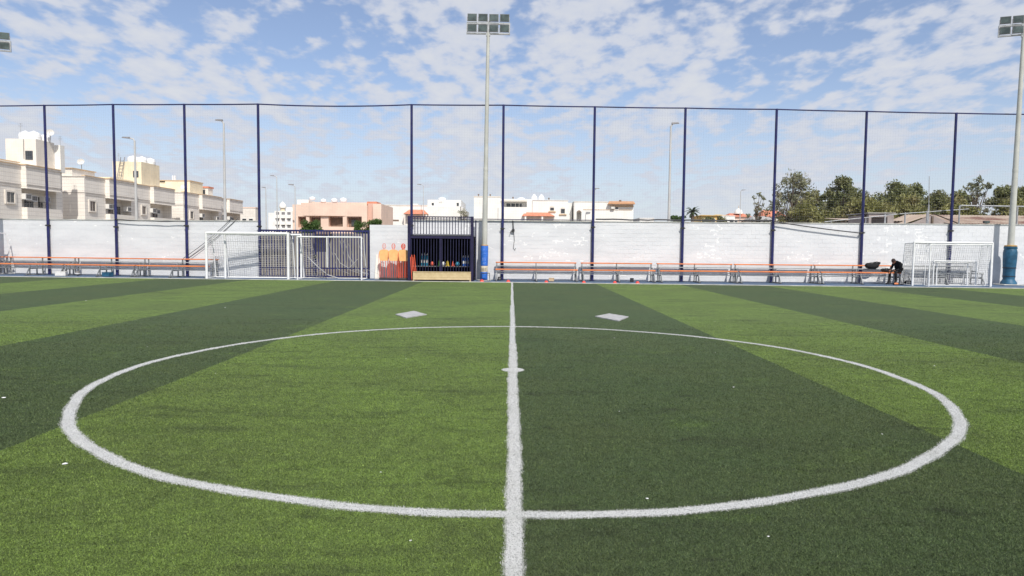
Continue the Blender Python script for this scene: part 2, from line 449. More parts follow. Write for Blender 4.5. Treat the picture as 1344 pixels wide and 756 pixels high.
# ------------------------------------------------------------------ mesh helpers
class MB:
    def __init__(self):
        self.v, self.f = [], []

    def add(self, vs, fs):
        o = len(self.v)
        self.v += [tuple(p) for p in vs]
        self.f += [tuple(i + o for i in f) for f in fs]
        return self

    def box(self, x0, x1, y0, y1, z0, z1):
        return self.add([(x0, y0, z0), (x1, y0, z0), (x1, y1, z0), (x0, y1, z0), (x0, y0, z1), (x1, y0, z1), (x1, y1, z1), (x0, y1, z1)],
                        [(0, 3, 2, 1), (4, 5, 6, 7), (0, 1, 5, 4), (1, 2, 6, 5), (2, 3, 7, 6), (3, 0, 4, 7)])

    def bevbox(self, x0, x1, y0, y1, z0, z1, b=0.01):
        """box with chamfered vertical and top edges"""
        pts = lambda d, z: [(x0 + d + b, y0 + d, z), (x1 - d - b, y0 + d, z), (x1 - d, y0 + d + b, z), (x1 - d, y1 - d - b, z),
                            (x1 - d - b, y1 - d, z), (x0 + d + b, y1 - d, z), (x0 + d, y1 - d - b, z), (x0 + d, y0 + d + b, z)]
        vs = pts(b, z0) + pts(0, z0 + b) + pts(0, z1 - b) + pts(b, z1)
        fs = [tuple(range(7, -1, -1)), tuple(range(24, 32))]
        for k in range(3):
            for i in range(8):
                j = (i + 1) % 8
                fs.append((k * 8 + i, k * 8 + j, k * 8 + 8 + j, k * 8 + 8 + i))
        return self.add(vs, fs)

    def tube(self, pts, r, n=8, caps=True):
        pts = [Vector(p) for p in pts]
        rs = r if isinstance(r, (list, tuple)) else [r] * len(pts)
        vs, fs = [], []
        u = None
        for i, p in enumerate(pts):
            a = pts[max(0, i - 1)]
            b = pts[min(len(pts) - 1, i + 1)]
            t = (b - a).normalized()
            if u is None:
                u = Vector((0, 0, 1)).cross(t)
                if u.length < 1e-3:
                    u = Vector((1, 0, 0)).cross(t)
            u = (u - u.dot(t) * t).normalized()
            w = t.cross(u)
            for k in range(n):
                an = 2 * math.pi * k / n
                vs.append(p + (math.cos(an) * u + math.sin(an) * w) * rs[i])
        for i in range(len(pts) - 1):
            for k in range(n):
                j = (k + 1) % n
                fs.append((i * n + k, i * n + j, (i + 1) * n + j, (i + 1) * n + k))
        if caps:
            fs.append(tuple(range(n - 1, -1, -1)))
            fs.append(tuple(range((len(pts) - 1) * n, len(pts) * n)))
        return self.add(vs, fs)

    def bar(self, p0, p1, w, h=None):
        """square bar between two points"""
        h = h or w
        p0, p1 = Vector(p0), Vector(p1)
        t = (p1 - p0).normalized()
        u = Vector((0, 0, 1)).cross(t)
        if u.length < 1e-3:
            u = Vector((1, 0, 0))
        u.normalize()
        v = t.cross(u)
        vs = []
        for p in (p0, p1):
            for a, b in ((-1, -1), (1, -1), (1, 1), (-1, 1)):
                vs.append(p + u * a * w / 2 + v * b * h / 2)
        return self.add(vs, [(3, 2, 1, 0), (4, 5, 6, 7), (0, 1, 5, 4), (1, 2, 6, 5), (2, 3, 7, 6), (3, 0, 4, 7)])

    def lathe(self, prof, c=(0, 0, 0), n=16, sx=1.0, sy=1.0):
        vs, fs = [], []
        for r, z in prof:
            for k in range(n):
                a = 2 * math.pi * k / n
                vs.append((c[0] + r * math.cos(a) * sx, c[1] + r * math.sin(a) * sy, c[2] + z))
        for i in range(len(prof) - 1):
            for k in range(n):
                j = (k + 1) % n
                fs.append((i * n + k, i * n + j, (i + 1) * n + j, (i + 1) * n + k))
        fs.append(tuple(range(n - 1, -1, -1)))
        fs.append(tuple(range((len(prof) - 1) * n, len(prof) * n)))
        return self.add(vs, fs)

    def prism_y(self, poly, y0, y1):
        """polygon in x, z extruded along y"""
        n = len(poly)
        vs = [(x, y0, z) for x, z in poly] + [(x, y1, z) for x, z in poly]
        fs = [tuple(range(n)), tuple(range(2 * n - 1, n - 1, -1))]
        for i in range(n):
            j = (i + 1) % n
            fs.append((i, i + n, j + n, j))
        return self.add(vs, fs)

    def prism_z(self, poly, z0, z1):
        n = len(poly)
        vs = [(x, y, z0) for x, y in poly] + [(x, y, z1) for x, y in poly]
        fs = [tuple(range(n - 1, -1, -1)), tuple(range(n, 2 * n))]
        for i in range(n):
            j = (i + 1) % n
            fs.append((i, j, j + n, i + n))
        return self.add(vs, fs)

    def holed(self, x0, x1, z0, z1, y0, y1, holes):
        """wall slab facing -y with rectangular openings (hx0, hx1, hz0, hz1)"""
        xs = sorted({x0, x1, *[h[0] for h in holes], *[h[1] for h in holes]})
        for a, b in zip(xs, xs[1:]):
            mid = (a + b) / 2
            hs = sorted([h for h in holes if h[0] <= mid <= h[1]], key=lambda h: h[2])
            z = z0
            for h in hs:
                if h[2] > z:
                    self.box(a, b, y0, y1, z, h[2])
                z = h[3]
            if z < z1:
                self.box(a, b, y0, y1, z, z1)
        return self

    def build(self, name, mt, parent=None, smooth=False, loc=None):
        me = bpy.data.meshes.new(name)
        me.from_pydata(self.v, [], self.f)
        me.update()
        me.materials.append(MT[mt])
        if smooth:
            me.polygons.foreach_set('use_smooth', [True] * len(me.polygons))
            try:
                me.set_sharp_from_angle(angle=R(40))
            except Exception:
                pass
        o = bpy.data.objects.new(name, me)
        col.objects.link(o)
        if parent is not None:
            o.parent = parent
        if loc is not None:
            o.location = loc
        return o

def tag(o, label, cat, group=None):
    o['label'] = label
    o['category'] = cat
    if group:
        o['group'] = group
    return o

def thing(name, label, cat, loc=(0, 0, 0), rz=0.0, group=None):
    o = bpy.data.objects.new(name, None)
    o.empty_display_size = 0.2
    o.location = loc
    o.rotation_euler = (0, 0, rz)
    col.objects.link(o)
    return tag(o, label, cat, group)

def struct(o):
    o['kind'] = 'structure'
    return o

def stuff(o):
    o['kind'] = 'stuff'
    return o

def dup(root, loc=None, rz=None, label=None, sx=None):
    c = root.copy()
    col.objects.link(c)
    if loc is not None:
        c.location = loc
    if rz is not None:
        c.rotation_euler = (0, 0, rz)
    if label:
        c['label'] = label
    if sx:
        c.scale = (sx, 1, 1)
    for ch in root.children:
        d = ch.copy()
        col.objects.link(d)
        d.parent = c
        for g in ch.children:
            e = g.copy()
            col.objects.link(e)
            e.parent = d
    return c

def fy(x):
    """line of the ball-stop fence: straight, its left run bending slightly away"""
    return 35.08 + max(0.0, -12.76 - x) * 0.14

LEFT_RZ = -math.atan(0.14)
def edge_y(x):
    return 32.45 - 0.05 * x

# ------------------------------------------------------------------ ground
g = MB()
g.add([(-2500, -300, -0.02), (2500, -300, -0.02), (2500, 4000, -0.02), (-2500, 4000, -0.02)], [(0, 1, 2, 3)])
struct(g.build('ground', 'sand'))
g = MB()
g.add([(-45, 20, -0.008), (45, 20, -0.008), (45, 35.5, -0.008), (-12.76, 35.5, -0.008), (-45, 40.4, -0.008)], [(0, 1, 2, 3, 4)])
struct(g.build('track', 'track'))
g = MB()
g.add([(-45, -14, 0), (45, -14, 0), (45, edge_y(45), 0), (-45, edge_y(-45), 0)], [(0, 1, 2, 3)])
struct(g.build('pitch', 'turf'))
g = MB()
for i in range(45):
    a, b = -45 + i * 2 + 0.004, -43 + i * 2 - 0.004
    ya, yb = edge_y(a), edge_y(b)
    o = MB().add([(a, ya + 0.005, -0.01), (b, yb + 0.005, -0.01), (b, yb + 0.105, -0.01), (a, ya + 0.105, -0.01),
                  (a, ya + 0.005, 0.028), (b, yb + 0.005, 0.028), (b, yb + 0.105, 0.028), (a, ya + 0.105, 0.028)],
                 [(4, 5, 6, 7), (0, 1, 5, 4), (1, 2, 6, 5), (2, 3, 7, 6), (3, 0, 4, 7)])
    g.add(o.v, o.f)
struct(g.build('kerb', 'kerb'))

# ------------------------------------------------------------------ turf fibres and white markings
CY, CR, LW, RW = 9.452, 5.1625, 0.054, 0.059
wob2 = lambda t: 0.012 * np.sin(t * 1.4) + 0.008 * np.sin(t * 3.4 + 2) + 0.003 * np.sin(t * 9 + 1)
wob1 = lambda t: 0.005 * np.sin(t * 1.3) + 0.0025 * np.sin(t * 4.7 + 1) + 0.0015 * np.sin(t * 13.3)

def on_line(x, y):
    return np.abs(x - wob1(y)) < LW + 0.004 * np.sin(y * 11)
def on_ring(x, y):
    a = np.arctan2(x, y - CY) * 5
    return np.abs(np.hypot(x, y - CY) - CR - wob2(a)) < RW + 0.004 * np.sin(a * 9)
def on_spot(x, y):
    return np.hypot(x, y - CY) < 0.15

def blade_mesh(name, x, y, mt, parent=None, hscale=1.0, extra=None):
    n = len(x)
    d = np.hypot(x, y)
    h = (0.005 + 0.008 * rng.random(n)) * hscale
    w = 0.0017 * np.maximum(1, d / 3.4) ** 0.85 * (0.8 + 0.5 * rng.random(n))
    az = rng.random(n) * 2 * np.pi
    lean = 0.004 + rng.random(n) * 0.012
    la = rng.random(n) * 2 * np.pi
    ca, sa = np.cos(az) * w, np.sin(az) * w
    v = np.zeros((n, 3, 3), np.float32)
    v[:, 0, 0] = x - ca; v[:, 0, 1] = y - sa; v[:, 0, 2] = -0.001
    v[:, 1, 0] = x + ca; v[:, 1, 1] = y + sa; v[:, 1, 2] = -0.001
    v[:, 2, 0] = x + np.cos(la) * lean; v[:, 2, 1] = y + np.sin(la) * lean; v[:, 2, 2] = h
    v = v.reshape(-1, 3)
    fi = np.arange(3 * n, dtype=np.int32)
    nf = n
    if extra is not None:
        ev, ef = extra
        k = len(v)
        v = np.concatenate([v, np.array(ev, np.float32)])
        fi = np.concatenate([fi, (np.array(ef, np.int32) + k).reshape(-1)])
        nf += len(ef)
    me = bpy.data.meshes.new(name)
    me.vertices.add(len(v))
    me.vertices.foreach_set('co', v.reshape(-1))
    me.loops.add(len(fi))
    me.loops.foreach_set('vertex_index', fi)
    me.polygons.add(nf)
    me.polygons.foreach_set('loop_start', np.arange(0, 3 * nf, 3, dtype=np.int32))
    at = me.attributes.new('tint', 'FLOAT', 'FACE')
    t = rng.random(nf).astype(np.float32) ** 1.15
    t[n:] = 0.5
    at.data.foreach_set('value', t)
    me.update(calc_edges=True)
    me.materials.append(MT[mt])
    o = bpy.data.objects.new(name, me)
    col.objects.link(o)
    return o

def sample(nb, y0, y1):
    """turf fibres, thinning with distance from where one stands"""
    out = []
    K = 1.6 * math.log(y1 / y0) + 2.4 * (1 / y0 - 1 / y1)
    u = rng.random(nb * 2)
    yy = np.exp(rng.random(nb * 2) * math.log(y1 / y0)) * y0        # density ~ 1 / y
    half = 0.8 * yy + 0.9
    keep = rng.random(nb * 2) < (half / yy) / (0.8 + 1.2 / y0)
    yy = yy[keep]; half = half[keep]
    xx = (rng.random(len(yy)) * 2 - 1) * half
    k2 = rng.random(len(yy)) > np.clip((yy - 6.0) / (y1 - 6.0), 0, 1) ** 1.2
    xx, yy = xx[k2], yy[k2]
    return xx[:nb], yy[:nb]

bx, by = sample(1300000, 3.0, 17.0)
jit = 0.008
jx, jy = bx + rng.normal(0, jit, len(bx)), by + rng.normal(0, jit, len(bx))
wl = on_line(jx, jy)
wr = on_ring(jx, jy) & ~wl
ws = on_spot(jx, jy) & ~wl & ~wr
gm = ~(wl | wr | ws)
o = blade_mesh('grass', bx[gm], by[gm], 'blade')
stuff(o)
tag(o, 'short green artificial turf fibres of the striped pitch', 'grass')

def densify(fn, x0, x1, y0, y1, n):
    x = rng.uniform(x0, x1, n); y = rng.uniform(y0, y1, n)
    j = fn(x + rng.normal(0, jit, n), y + rng.normal(0, jit, n))
    return x[j], y[j]

def strip_mesh(fn_pts):
    return fn_pts
# halfway line: base sheet plus its white fibres
lv, lf = [], []
ys = np.linspace(-10, edge_y(0), 400)
for i, yv in enumerate(ys):
    lv += [(-LW + .010 + float(wob1(yv)), yv, 0.004), (LW - .010 + float(wob1(yv)), yv, 0.004)]
for i in range(len(ys) - 1):
    a = 2 * i
    lf += [(a, a + 1, a + 3), (a, a + 3, a + 2)]
ex, ey = densify(on_line, -0.1, 0.1, 3.0, 12.0, 90000)
ex2, ey2 = densify(on_line, -0.1, 0.1, 12.0, 20.0, 8000)
struct(blade_mesh('halfway_line', np.concatenate([bx[wl], ex, ex2]), np.concatenate([by[wl], ey, ey2]), 'wblade', extra=(lv, lf)))
cv_, cf_ = [], []
for i in range(240):
    a = 2 * math.pi * i / 240
    a = a - 2 * math.pi if a > math.pi else a
    for q in (CR - RW + .012 + float(wob2(a * 5)), CR + RW - .012 + float(wob2(a * 5))):
        cv_.append((q * math.sin(a), CY + q * math.cos(a), 0.005))
for i in range(240):
    a, b = 2 * i, 2 * ((i + 1) % 240)
    cf_ += [(a, b, b + 1), (a, b + 1, a + 1)]
th = rng.random(180000) * 2 * np.pi
rd = CR + rng.uniform(-0.09, 0.09, 180000)
rx, ry = rd * np.sin(th), CY + rd * np.cos(th)
kp = (rng.random(180000) < np.clip(4.6 / ry, 0, 1) ** 1.2) & on_ring(rx + rng.normal(0, jit, 180000), ry + rng.normal(0, jit, 180000)) & (np.abs(rx) > LW)
struct(blade_mesh('centre_circle', np.concatenate([bx[wr], rx[kp]]), np.concatenate([by[wr], ry[kp]]), 'wblade', extra=(cv_, cf_)))
sv, sf = [(0, CY, 0.006)], []
for i in range(32):
    a = 2 * math.pi * i / 32
    sv.append((0.15 * math.sin(a), CY + 0.15 * math.cos(a), 0.006))
for i in range(32):
    sf.append((0, 1 + (i + 1) % 32, 1 + i))
ex, ey = densify(on_spot, -0.17, 0.17, CY - 0.17, CY + 0.17, 3500)
struct(blade_mesh('centre_spot', np.concatenate([bx[ws], ex]), np.concatenate([by[ws], ey]), 'wblade', extra=(sv, sf)))

# two white square mats beyond the circle
for poly, lab in (([(-2.86, 16.89), (-2.48, 16.08), (-2.10, 16.93), (-2.54, 17.78)], 'white square mat lying on the light green stripe beside the halfway line'),
                  ([(2.02, 16.83), (2.44, 15.83), (2.83, 16.81), (2.46, 17.55)], 'white square mat lying on the dark green stripe beside the halfway line')):
    cx_, cy_ = sum(p[0] for p in poly) / 4, sum(p[1] for p in poly) / 4
    mb = MB()
    loc = [(a - cx_, b - cy_) for a, b in poly]
    fine_ = []
    for i in range(4):                                               # slightly uneven edges
        a, b = loc[i], loc[(i + 1) % 4]
        for k in range(6):
            t = k / 6
            j = 0 if k == 0 else random.uniform(-0.012, 0.012)
            fine_.append((a[0] + (b[0] - a[0]) * t + j, a[1] + (b[1] - a[1]) * t + j))
    mb.prism_z(fine_, 0.001, 0.022)
    tag(mb.build('square_mat', 'matw', loc=(cx_, cy_, 0)), lab, 'mat')

# paper litter on the turf
scrap = MB().add([(-.03, -.02, .022), (.02, -.028, .026), (.035, .012, .020), (0, .03, .034), (-.03, .015, .024), (0, 0, .040)],
                 [(0, 1, 5), (1, 2, 5), (2, 3, 5), (3, 4, 5), (4, 0, 5)])
sc0 = None
spots = [(-7.65, 18.4), (-3.44, 5.22), (-5.54, 7.45), (-12.4, 20.1), (1.9, 12.9), (3.3, 11.2), (4.7, 16.0), (7.4, 14.2), (-1.6, 10.3), (0.9, 4.6),
         (-1.0, 5.1), (2.7, 8.4), (-2.3, 13.9), (1.1, 7.1), (6.2, 10.1), (-6.0, 11.3), (-0.6, 3.9), (1.5, 4.0), (-3.9, 9.0), (3.4, 6.3)]
for i, (x, y) in enumerate(spots):
    s = (0.45 if i < 4 else 0.22) * random.uniform(0.8, 1.2)
    if sc0 is None:
        o = scrap.build('paper_scrap', 'paper')
        sc0 = o
    else:
        o = sc0.copy()
        col.objects.link(o)
    o.location = (x, y, 0)
    o.rotation_euler = (0, 0, random.uniform(0, 6))
    o.scale = (s * 1.5, s * 1.5, s * 0.8)
    tag(o, 'tiny white scrap of litter lying on the turf', 'litter', 'scraps of litter on the turf')

# ------------------------------------------------------------------ boundary walls
def block_wall(label, x0, x1, h0, h1, slope=False, coping=True, gapends=(0, 0), yoff=0.12):
    """painted concrete-block wall between x0 and x1 (its face toward the pitch), heights at both ends"""
    t = thing('boundary_wall', label, 'wall', (x0, fy(x0) + yoff, 0))
    if slope:
        dx = x1 - x0
        t.rotation_euler = (0, 0, math.atan2(fy(x1) - fy(x0), dx))
        L = math.hypot(dx, fy(x1) - fy(x0))
    else:
        L = x1 - x0
    MB().add([(0, 0.0055, 0), (L, 0.0055, 0), (L, 0.2, 0), (0, 0.2, 0), (0, 0.0055, h0), (L, 0.0055, h1), (L, 0.2, h1), (0, 0.2, h0)],
             [(4, 5, 6, 7), (0, 1, 5, 4), (1, 2, 6, 5), (2, 3, 7, 6), (3, 0, 4, 7)]).build('wall_core', 'wall', t)
    mb = MB()
    rows = int(max(h0, h1) / 0.2) + 1
    for r in range(rows):
        z0, z1 = r * 0.2 + 0.004, r * 0.2 + 0.196
        x = -0.2 if r % 2 else 0.0
        while x < L:
            a, b = max(0, x) + 0.004, min(L, x + 0.4) - 0.004
            x += 0.4
            if b - a < 0.03:
                continue
            zt = min(z1, (h0 + (h1 - h0) * (a + b) / 2 / L) - 0.002)
            if zt - z0 < 0.03:
                continue
            p = random.uniform(-0.0025, 0.003)
            mb.add([(a, p, z0), (b, p, z0), (b, p, zt), (a, p, zt), (a, 0.014, z0), (b, 0.014, z0), (b, 0.014, zt), (a, 0.014, zt)],
                   [(0, 1, 2, 3), (0, 4, 5, 1), (1, 5, 6, 2), (2, 6, 7, 3), (3, 7, 4, 0)])
    stuff(mb.build('blockwork', 'wall', t))
    if coping:
        n = int(L / 1.2)
        for i in range(n):
            a, b = L * i / n + 0.006, L * (i + 1) / n - 0.006
            za, zb = h0 + (h1 - h0) * a / L, h0 + (h1 - h0) * b / L
            mbc = MB().add([(a, -0.03, za), (b, -0.03, zb), (b, 0.23, zb), (a, 0.23, za), (a, -0.03, za + .045), (b, -0.03, zb + .045), (b, 0.23, zb + .05), (a, 0.23, za + .05)],
                           [(3, 2, 1, 0), (4, 5, 6, 7), (0, 1, 5, 4), (1, 2, 6, 5), (2, 3, 7, 6), (3, 0, 4, 7)])
            mbc.build('coping_stone', 'kerb', t)
    return t

block_wall('long white block wall running from the gate to the row of stone houses', -44.0, -12.82, 2.95, 2.84, slope=True)
block_wall('short white block wall between the barred gate and the storage cage', -7.25, -5.22, 2.73, 2.73, coping=False, yoff=0.22)
block_wall('long white peeling block wall from the storage cage past the benches', -5.1, 44.0, 2.96, 3.02, yoff=0.11)

# ------------------------------------------------------------------ ball-stop fence
fence = thing('ball_stop_fence', 'tall ball stop fence of navy posts with net above the wall', 'fence', (0, 35.08, 0))
posts = [(-32.6, 8.9), (-28.5, 8.9), (-24.52, 8.86), (-20.62, 8.83), (-16.70, 8.76), (-12.76, 8.70), (-5.09, 8.74), (-0.5, 8.76), (4.06, 8.72), (8.59, 8.70),
         (13.15, 8.68), (17.65, 8.62), (22.13, 8.57), (26.6, 8.55), (31.1, 8.5)]
P0 = MB().tube([(0, 0, 0), (0, 0, 1)], [0.072, 0.062], 10)
pm = None
for x, h in posts:
    if pm is None:
        o = P0.build('post', 'navy', fence, smooth=True)
        pm = o
    else:
        o = pm.copy()
        col.objects.link(o)
    o.location = (x, fy(x) - 35.08, 0)
    o.scale = (1, 1, h)
    MB().box(-.12, .12, -.12, .12, 0.0, 0.015).build('base_plate', 'navyd', fence, loc=(x, fy(x) - 35.08, 0))
    cl = MB()
    cl.tube([(-.13, -.05, 0), (.13, -.05, 0)], .018, 6)
    cl.box(-.085, .085, -.085, .085, -.04, .04)
    cl.build('clamp', 'dark', fence, loc=(x, fy(x) - 35.08, 2.62 + random.uniform(-.1, .1)))
for (xa, ha), (xb, hb) in zip(posts, posts[1:]):
    pts = []
    sag = 0.012 if xb - xa < 6 else 0.09
    for k in range(9):
        t = k / 8
        x = xa + (xb - xa) * t
        pts.append((x, fy(x) - 35.08 - 0.02, ha + (hb - ha) * t - 0.03 - sag * 4 * t * (1 - t)))
    MB().tube(pts, 0.034, 6).build('top_rail', 'navy', fence)
    if xa < -12 or xa > 0:
        continue
    pts = [(x, y, 3.05 + random.uniform(-.008, .008)) for x, y, z in pts]
    MB().tube(pts, 0.024, 6).build('lower_rail', 'navyd', fence)
# netting: real strands
nb = MB()
xs = np.arange(-32.6, 31.1, 0.13)
for x in xs:
    top = np.interp(x, [p[0] for p in posts], [p[1] for p in posts]) - 0.05
    nb.tube([(x, fy(x) - 35.08 - .01, 3.05), (x, fy(x) - 35.08 - .01, top)], 0.0013, 3, False)
for z in np.arange(3.08, 8.7, 0.13):
    nb.tube([(-32.6, fy(-32.6) - 35.08 - .01, z), (-12.76, -.01, z), (31.1, -.01, min(z, 8.5))], 0.0010, 3, False)
stuff(nb.build('netting', 'net', fence))

# ------------------------------------------------------------------ barred gate fence
gate = thing('barred_gate', 'navy barred steel gate closing the gap between white walls', 'gate', (-10.03, 35.2, 0))
gm_ = MB().box(-.026, .026, -.014, .014, 0.06, 2.42)
b0 = None
n = 40
for i in range(n):
    x = -2.72 + 5.44 * i / (n - 1)
    if b0 is None:
        o = gm_.build('bar', 'navy', gate)
        b0 = o
    else:
        o = b0.copy()
        col.objects.link(o)
    o.location = (x, 0, 0)
for z, hh in ((2.40, .085), (0.50, .05), (0.09, .06)):
    MB().box(-2.77, 2.77, 0.016, 0.06, z - hh / 2, z + hh / 2).build('rail', 'navy', gate)
for x in (-2.79, 0.02, 2.74):
    MB().bevbox(x - .05, x + .05, .062, .14, 0, 2.46).build('gate_post', 'navyd', gate)
MB().box(-.06, .10, -.05, -.015, 1.02, 1.16).build('lock_box', 'dark', gate)

# ------------------------------------------------------------------ storage cage with railing on its roof
cage = thing('storage_cage', 'navy barred storage cage with a railing above, built against the white wall', 'cage', (-3.46, 33.62, 0))
bm_ = MB().box(-.016, .016, -.012, .012, 0.08, 2.04)
b0 = None
for i in range(22):
    x = -1.42 + 2.84 * i / 21
    if b0 is None:
        o = bm_.build('bar', 'navyd', cage)
        b0 = o
    else:
        o = b0.copy()
        col.objects.link(o)
    o.location = (x, 0, 0)
bm_ = MB().box(-.018, .018, -.012, .012, 2.26, 3.06)
b0 = None
for i in range(21):
    x = -1.40 + 2.80 * i / 20
    if b0 is None:
        o = bm_.build('railing_bar', 'navyd', cage)
        b0 = o
    else:
        o = b0.copy()
        col.objects.link(o)
    o.location = (x, 0, 0)
for x, w in ((-1.53, .075), (1.51, .07)):
    MB().bevbox(x - w, x + w, -.07, .07, 0, 3.12).build('post', 'navyc', cage)
MB().bevbox(-.04, .04, -.05, .012, 0.05, 2.04).build('door_post', 'navyc', cage)
MB().box(-1.45, 1.44, -.06, .05, 2.05, 2.16).build('beam', 'navyc', cage)
MB().box(-1.45, 1.44, -.03, .03, 3.062, 3.115).build('railing_rail', 'navyc', cage)
MB().box(-1.45, 1.44, -.03, .03, 2.235, 2.262).build('railing_rail', 'navyd', cage)
MB().box(-1.45, 1.44, -.02, .03, 0.03, 0.08).build('sill', 'navyd', cage)
MB().box(-1.58, 1.56, .06, 1.5, 2.17, 2.225).build('roof_sheet', 'shadegrey', cage)
MB().box(-1.56, 1.54, 1.44, 1.5, 0, 2.165).build('back_panel', 'tarp', cage)
for x in (-1.585, 1.565):
    MB().box(x - .012, x + .012, .08, 1.43, 0, 2.165).build('side_panel', 'tarp', cage)
MB().box(-1.56, 1.54, .06, 1.43, 0.0, 0.012).build('floor_sheet', 'tarp', cage)
for z in (0.66,):
    MB().box(-1.5, 1.5, .75, 1.35, z, z + .03).build('shelf', 'steelgrey', cage)
# a side rail back to the wall on the roof
for x in (1.62,):
    MB().bevbox(x - .03, x + .03, 1.2, 1.28, 0, 3.0).build('post', 'navyd', cage)

# things kept in the cage
def bottle(x, y, z, h, mt, lab, grp):
    t = thing('sport_bottle', lab, 'bottle', (x, y, z), 0, grp)
    r = 0.045
    MB().lathe([(r * .9, 0), (r, .02), (r, h * .7), (r * .8, h * .78), (r * .55, h * .84)], n=12).build('body', mt, t, True)
    MB().lathe([(r * .6, h * .84), (r * .6, h * .93), (r * .25, h), (r * .2, h + .02)], n=10).build('cap', 'paper', t, True)
    MB().lathe([(r * 1.02, h * .25), (r * 1.02, h * .5)], n=12).build('band', 'paper', t, True)
for i in range(3):
    bottle(-4.50 + i * .13, 34.6, 0.69, 0.62, 'cyan', 'tall cyan and white bottle on the cage shelf beside the mannequins', 'cyan bottles at one end of the cage shelf')
for i in range(3):
    bottle(-2.44 + i * .12, 34.6, 0.69, 0.52, 'padb', 'tall blue bottle on the cage shelf beside the lamp pole', 'blue bottles at the other end of the shelf')
def small_cone(x, y, z, s, mt, lab, grp=None):
    t = thing('training_cone', lab, 'cone', (x, y, z), 0, grp)
    MB().box(-.13 * s, .13 * s, -.13 * s, .13 * s, 0, .02 * s).build('base', mt, t)
    MB().lathe([(.1 * s, .02 * s), (.025 * s, .36 * s), (.02 * s, .37 * s)], n=14).build('cone_body', mt, t, True)
small_cone(-3.62, 34.6, .69, .95, 'green', 'green training cone on the cage shelf')
small_cone(-3.22, 34.6, .69, .85, 'yellow', 'yellow training cone on the cage shelf, beside a green one')
small_cone(-2.95, 34.6, .69, .7, 'mannl', 'red training cone on the cage shelf, beside a yellow one')
for k, (x, mt, lab) in enumerate(((-3.98, 'mannl', 'red ball on the cage shelf'), (-2.72, 'cyan', 'blue ball on the cage shelf'), (-3.42, 'paper', 'white ball on the cage shelf'))):
    t = thing('ball', lab, 'ball', (x, 34.5, .69))
    MB().lathe([(.11 * math.sin(math.pi * i / 12) + .001, .11 - .11 * math.cos(math.pi * i / 12)) for i in range(13)], n=18).build('shell', mt, t, True)
    sm = MB()
    for a in range(6):
        pts = []
        for i in range(9):
            b = math.pi * (i + 1) / 10
            pts.append((.111 * math.sin(b) * math.cos(a), .111 * math.sin(b) * math.sin(a), .11 - .111 * math.cos(b)))
        sm.tube(pts, .003, 4)
    sm.build('seam', 'dark', t)
# wire crate
t = thing('wire_crate', 'grey wire crate on the cage floor', 'crate', (-2.3, 34.2, 0.012))
for z in (0, .12, .24, .36):
    MB().tube([(-.3, -.2, z + .01), (.3, -.2, z + .01), (.3, .2, z + .01), (-.3, .2, z + .01), (-.3, -.2, z + .01)], .006, 5).build('wire_ring', 'galv', t)
for i in range(9):
    x = -.3 + .075 * i
    MB().tube([(x, -.2, 0), (x, -.2, .37)], .005, 5).build('wire', 'galv', t)
    MB().tube([(x, .2, 0), (x, .2, .37)], .005, 5).build('wire', 'galv', t)

# pine plank box bench in front of the cage
t = thing('plank_bench', 'long low pale pine plank bench in front of the cage', 'bench', (-3.34, 33.02, 0))
for k in range(3):
    MB().bevbox(-1.36, 1.36, -.2, -.175, .085 + k * .117, .085 + k * .117 + .112, .004).build('plank', 'pine', t)
MB().bevbox(-1.38, 1.38, -.22, .2, .438, .462, .004).build('seat_board', 'pine', t)
MB().bevbox(-1.36, 1.36, .16, .185, .085, .435, .004).build('plank', 'pine', t)
for x in (-1.34, 1.34):
    for y in (-.16, .145):
        MB().bevbox(x - .03, x + .03, y - .015, y + .015, 0, .436, .004).build('leg', 'pine', t)
# pale board leaning at the wall
t = MB().add([(-.13, 0, 0), (.13, 0, 0), (.13, .42, 1.22), (-.13, .42, 1.22), (-.13, .025, 0), (.13, .025, 0), (.13, .445, 1.22), (-.13, .445, 1.22)],
             [(0, 1, 2, 3), (7, 6, 5, 4), (0, 4, 5, 1), (1, 5, 6, 2), (2, 6, 7, 3), (3, 7, 4, 0)]).build('leaning_board', 'board', loc=(-6.78, 34.82, 0))
tag(t, 'pale board leaning on the short wall beside the orange mannequins', 'board')

# ------------------------------------------------------------------ training mannequins
def mannequin(x, y, rz, lab, base='rubber'):
    t = thing('training_mannequin', lab, 'mannequin', (x, y, 0), rz, 'training mannequins by the cage')
    MB().bevbox(-.24, .24, -.16, .16, 0, .10, .02).build('base', base, t)
    for q in (-.17, -.065, .065, .17):
        MB().tube([(q * .95, 0, .09), (q, 0, .55), (q * 1.05, 0, .98)], .016, 6).build('leg', 'mannl', t, True)
    # torso plate with shoulders
    poly = [(-.20, .93), (.20, .93), (.235, 1.10), (.245, 1.36), (.20, 1.45), (.09, 1.49), (-.09, 1.49), (-.20, 1.45), (-.245, 1.36), (-.235, 1.10)]
    MB().prism_y(poly, -.025, .025).build('torso', 'mannt', t)
    for s in (-1, 1):
        MB().tube([(s * .24, -.01, 1.38), (s * .265, -.02, 1.15), (s * .255, -.02, .80), (s * .245, -.02, .35), (s * .23, 0, .08)], .011, 6).build('side_tube', 'mannl', t, True)
    ring = [(.085 * math.cos(a), -.01, 1.655 + .13 * math.sin(a)) for a in [i * 2 * math.pi / 16 - math.pi / 2 for i in range(17)]]
    h = MB().tube(ring, .010, 6).build('head_ring', 'mannl', t, True)
    MB().tube([(-.035, -.01, 1.49), (-.035, -.01, 1.74)], .008, 6).build('neck_tube', 'mannl', h, True)
    MB().tube([(.035, -.01, 1.49), (.035, -.01, 1.74)], .008, 6).build('neck_tube', 'mannl', h, True)
    return t
mannequin(-6.36, 34.45, 0.05, 'slim orange training mannequin standing next to the leaning pale board', 'rubber')
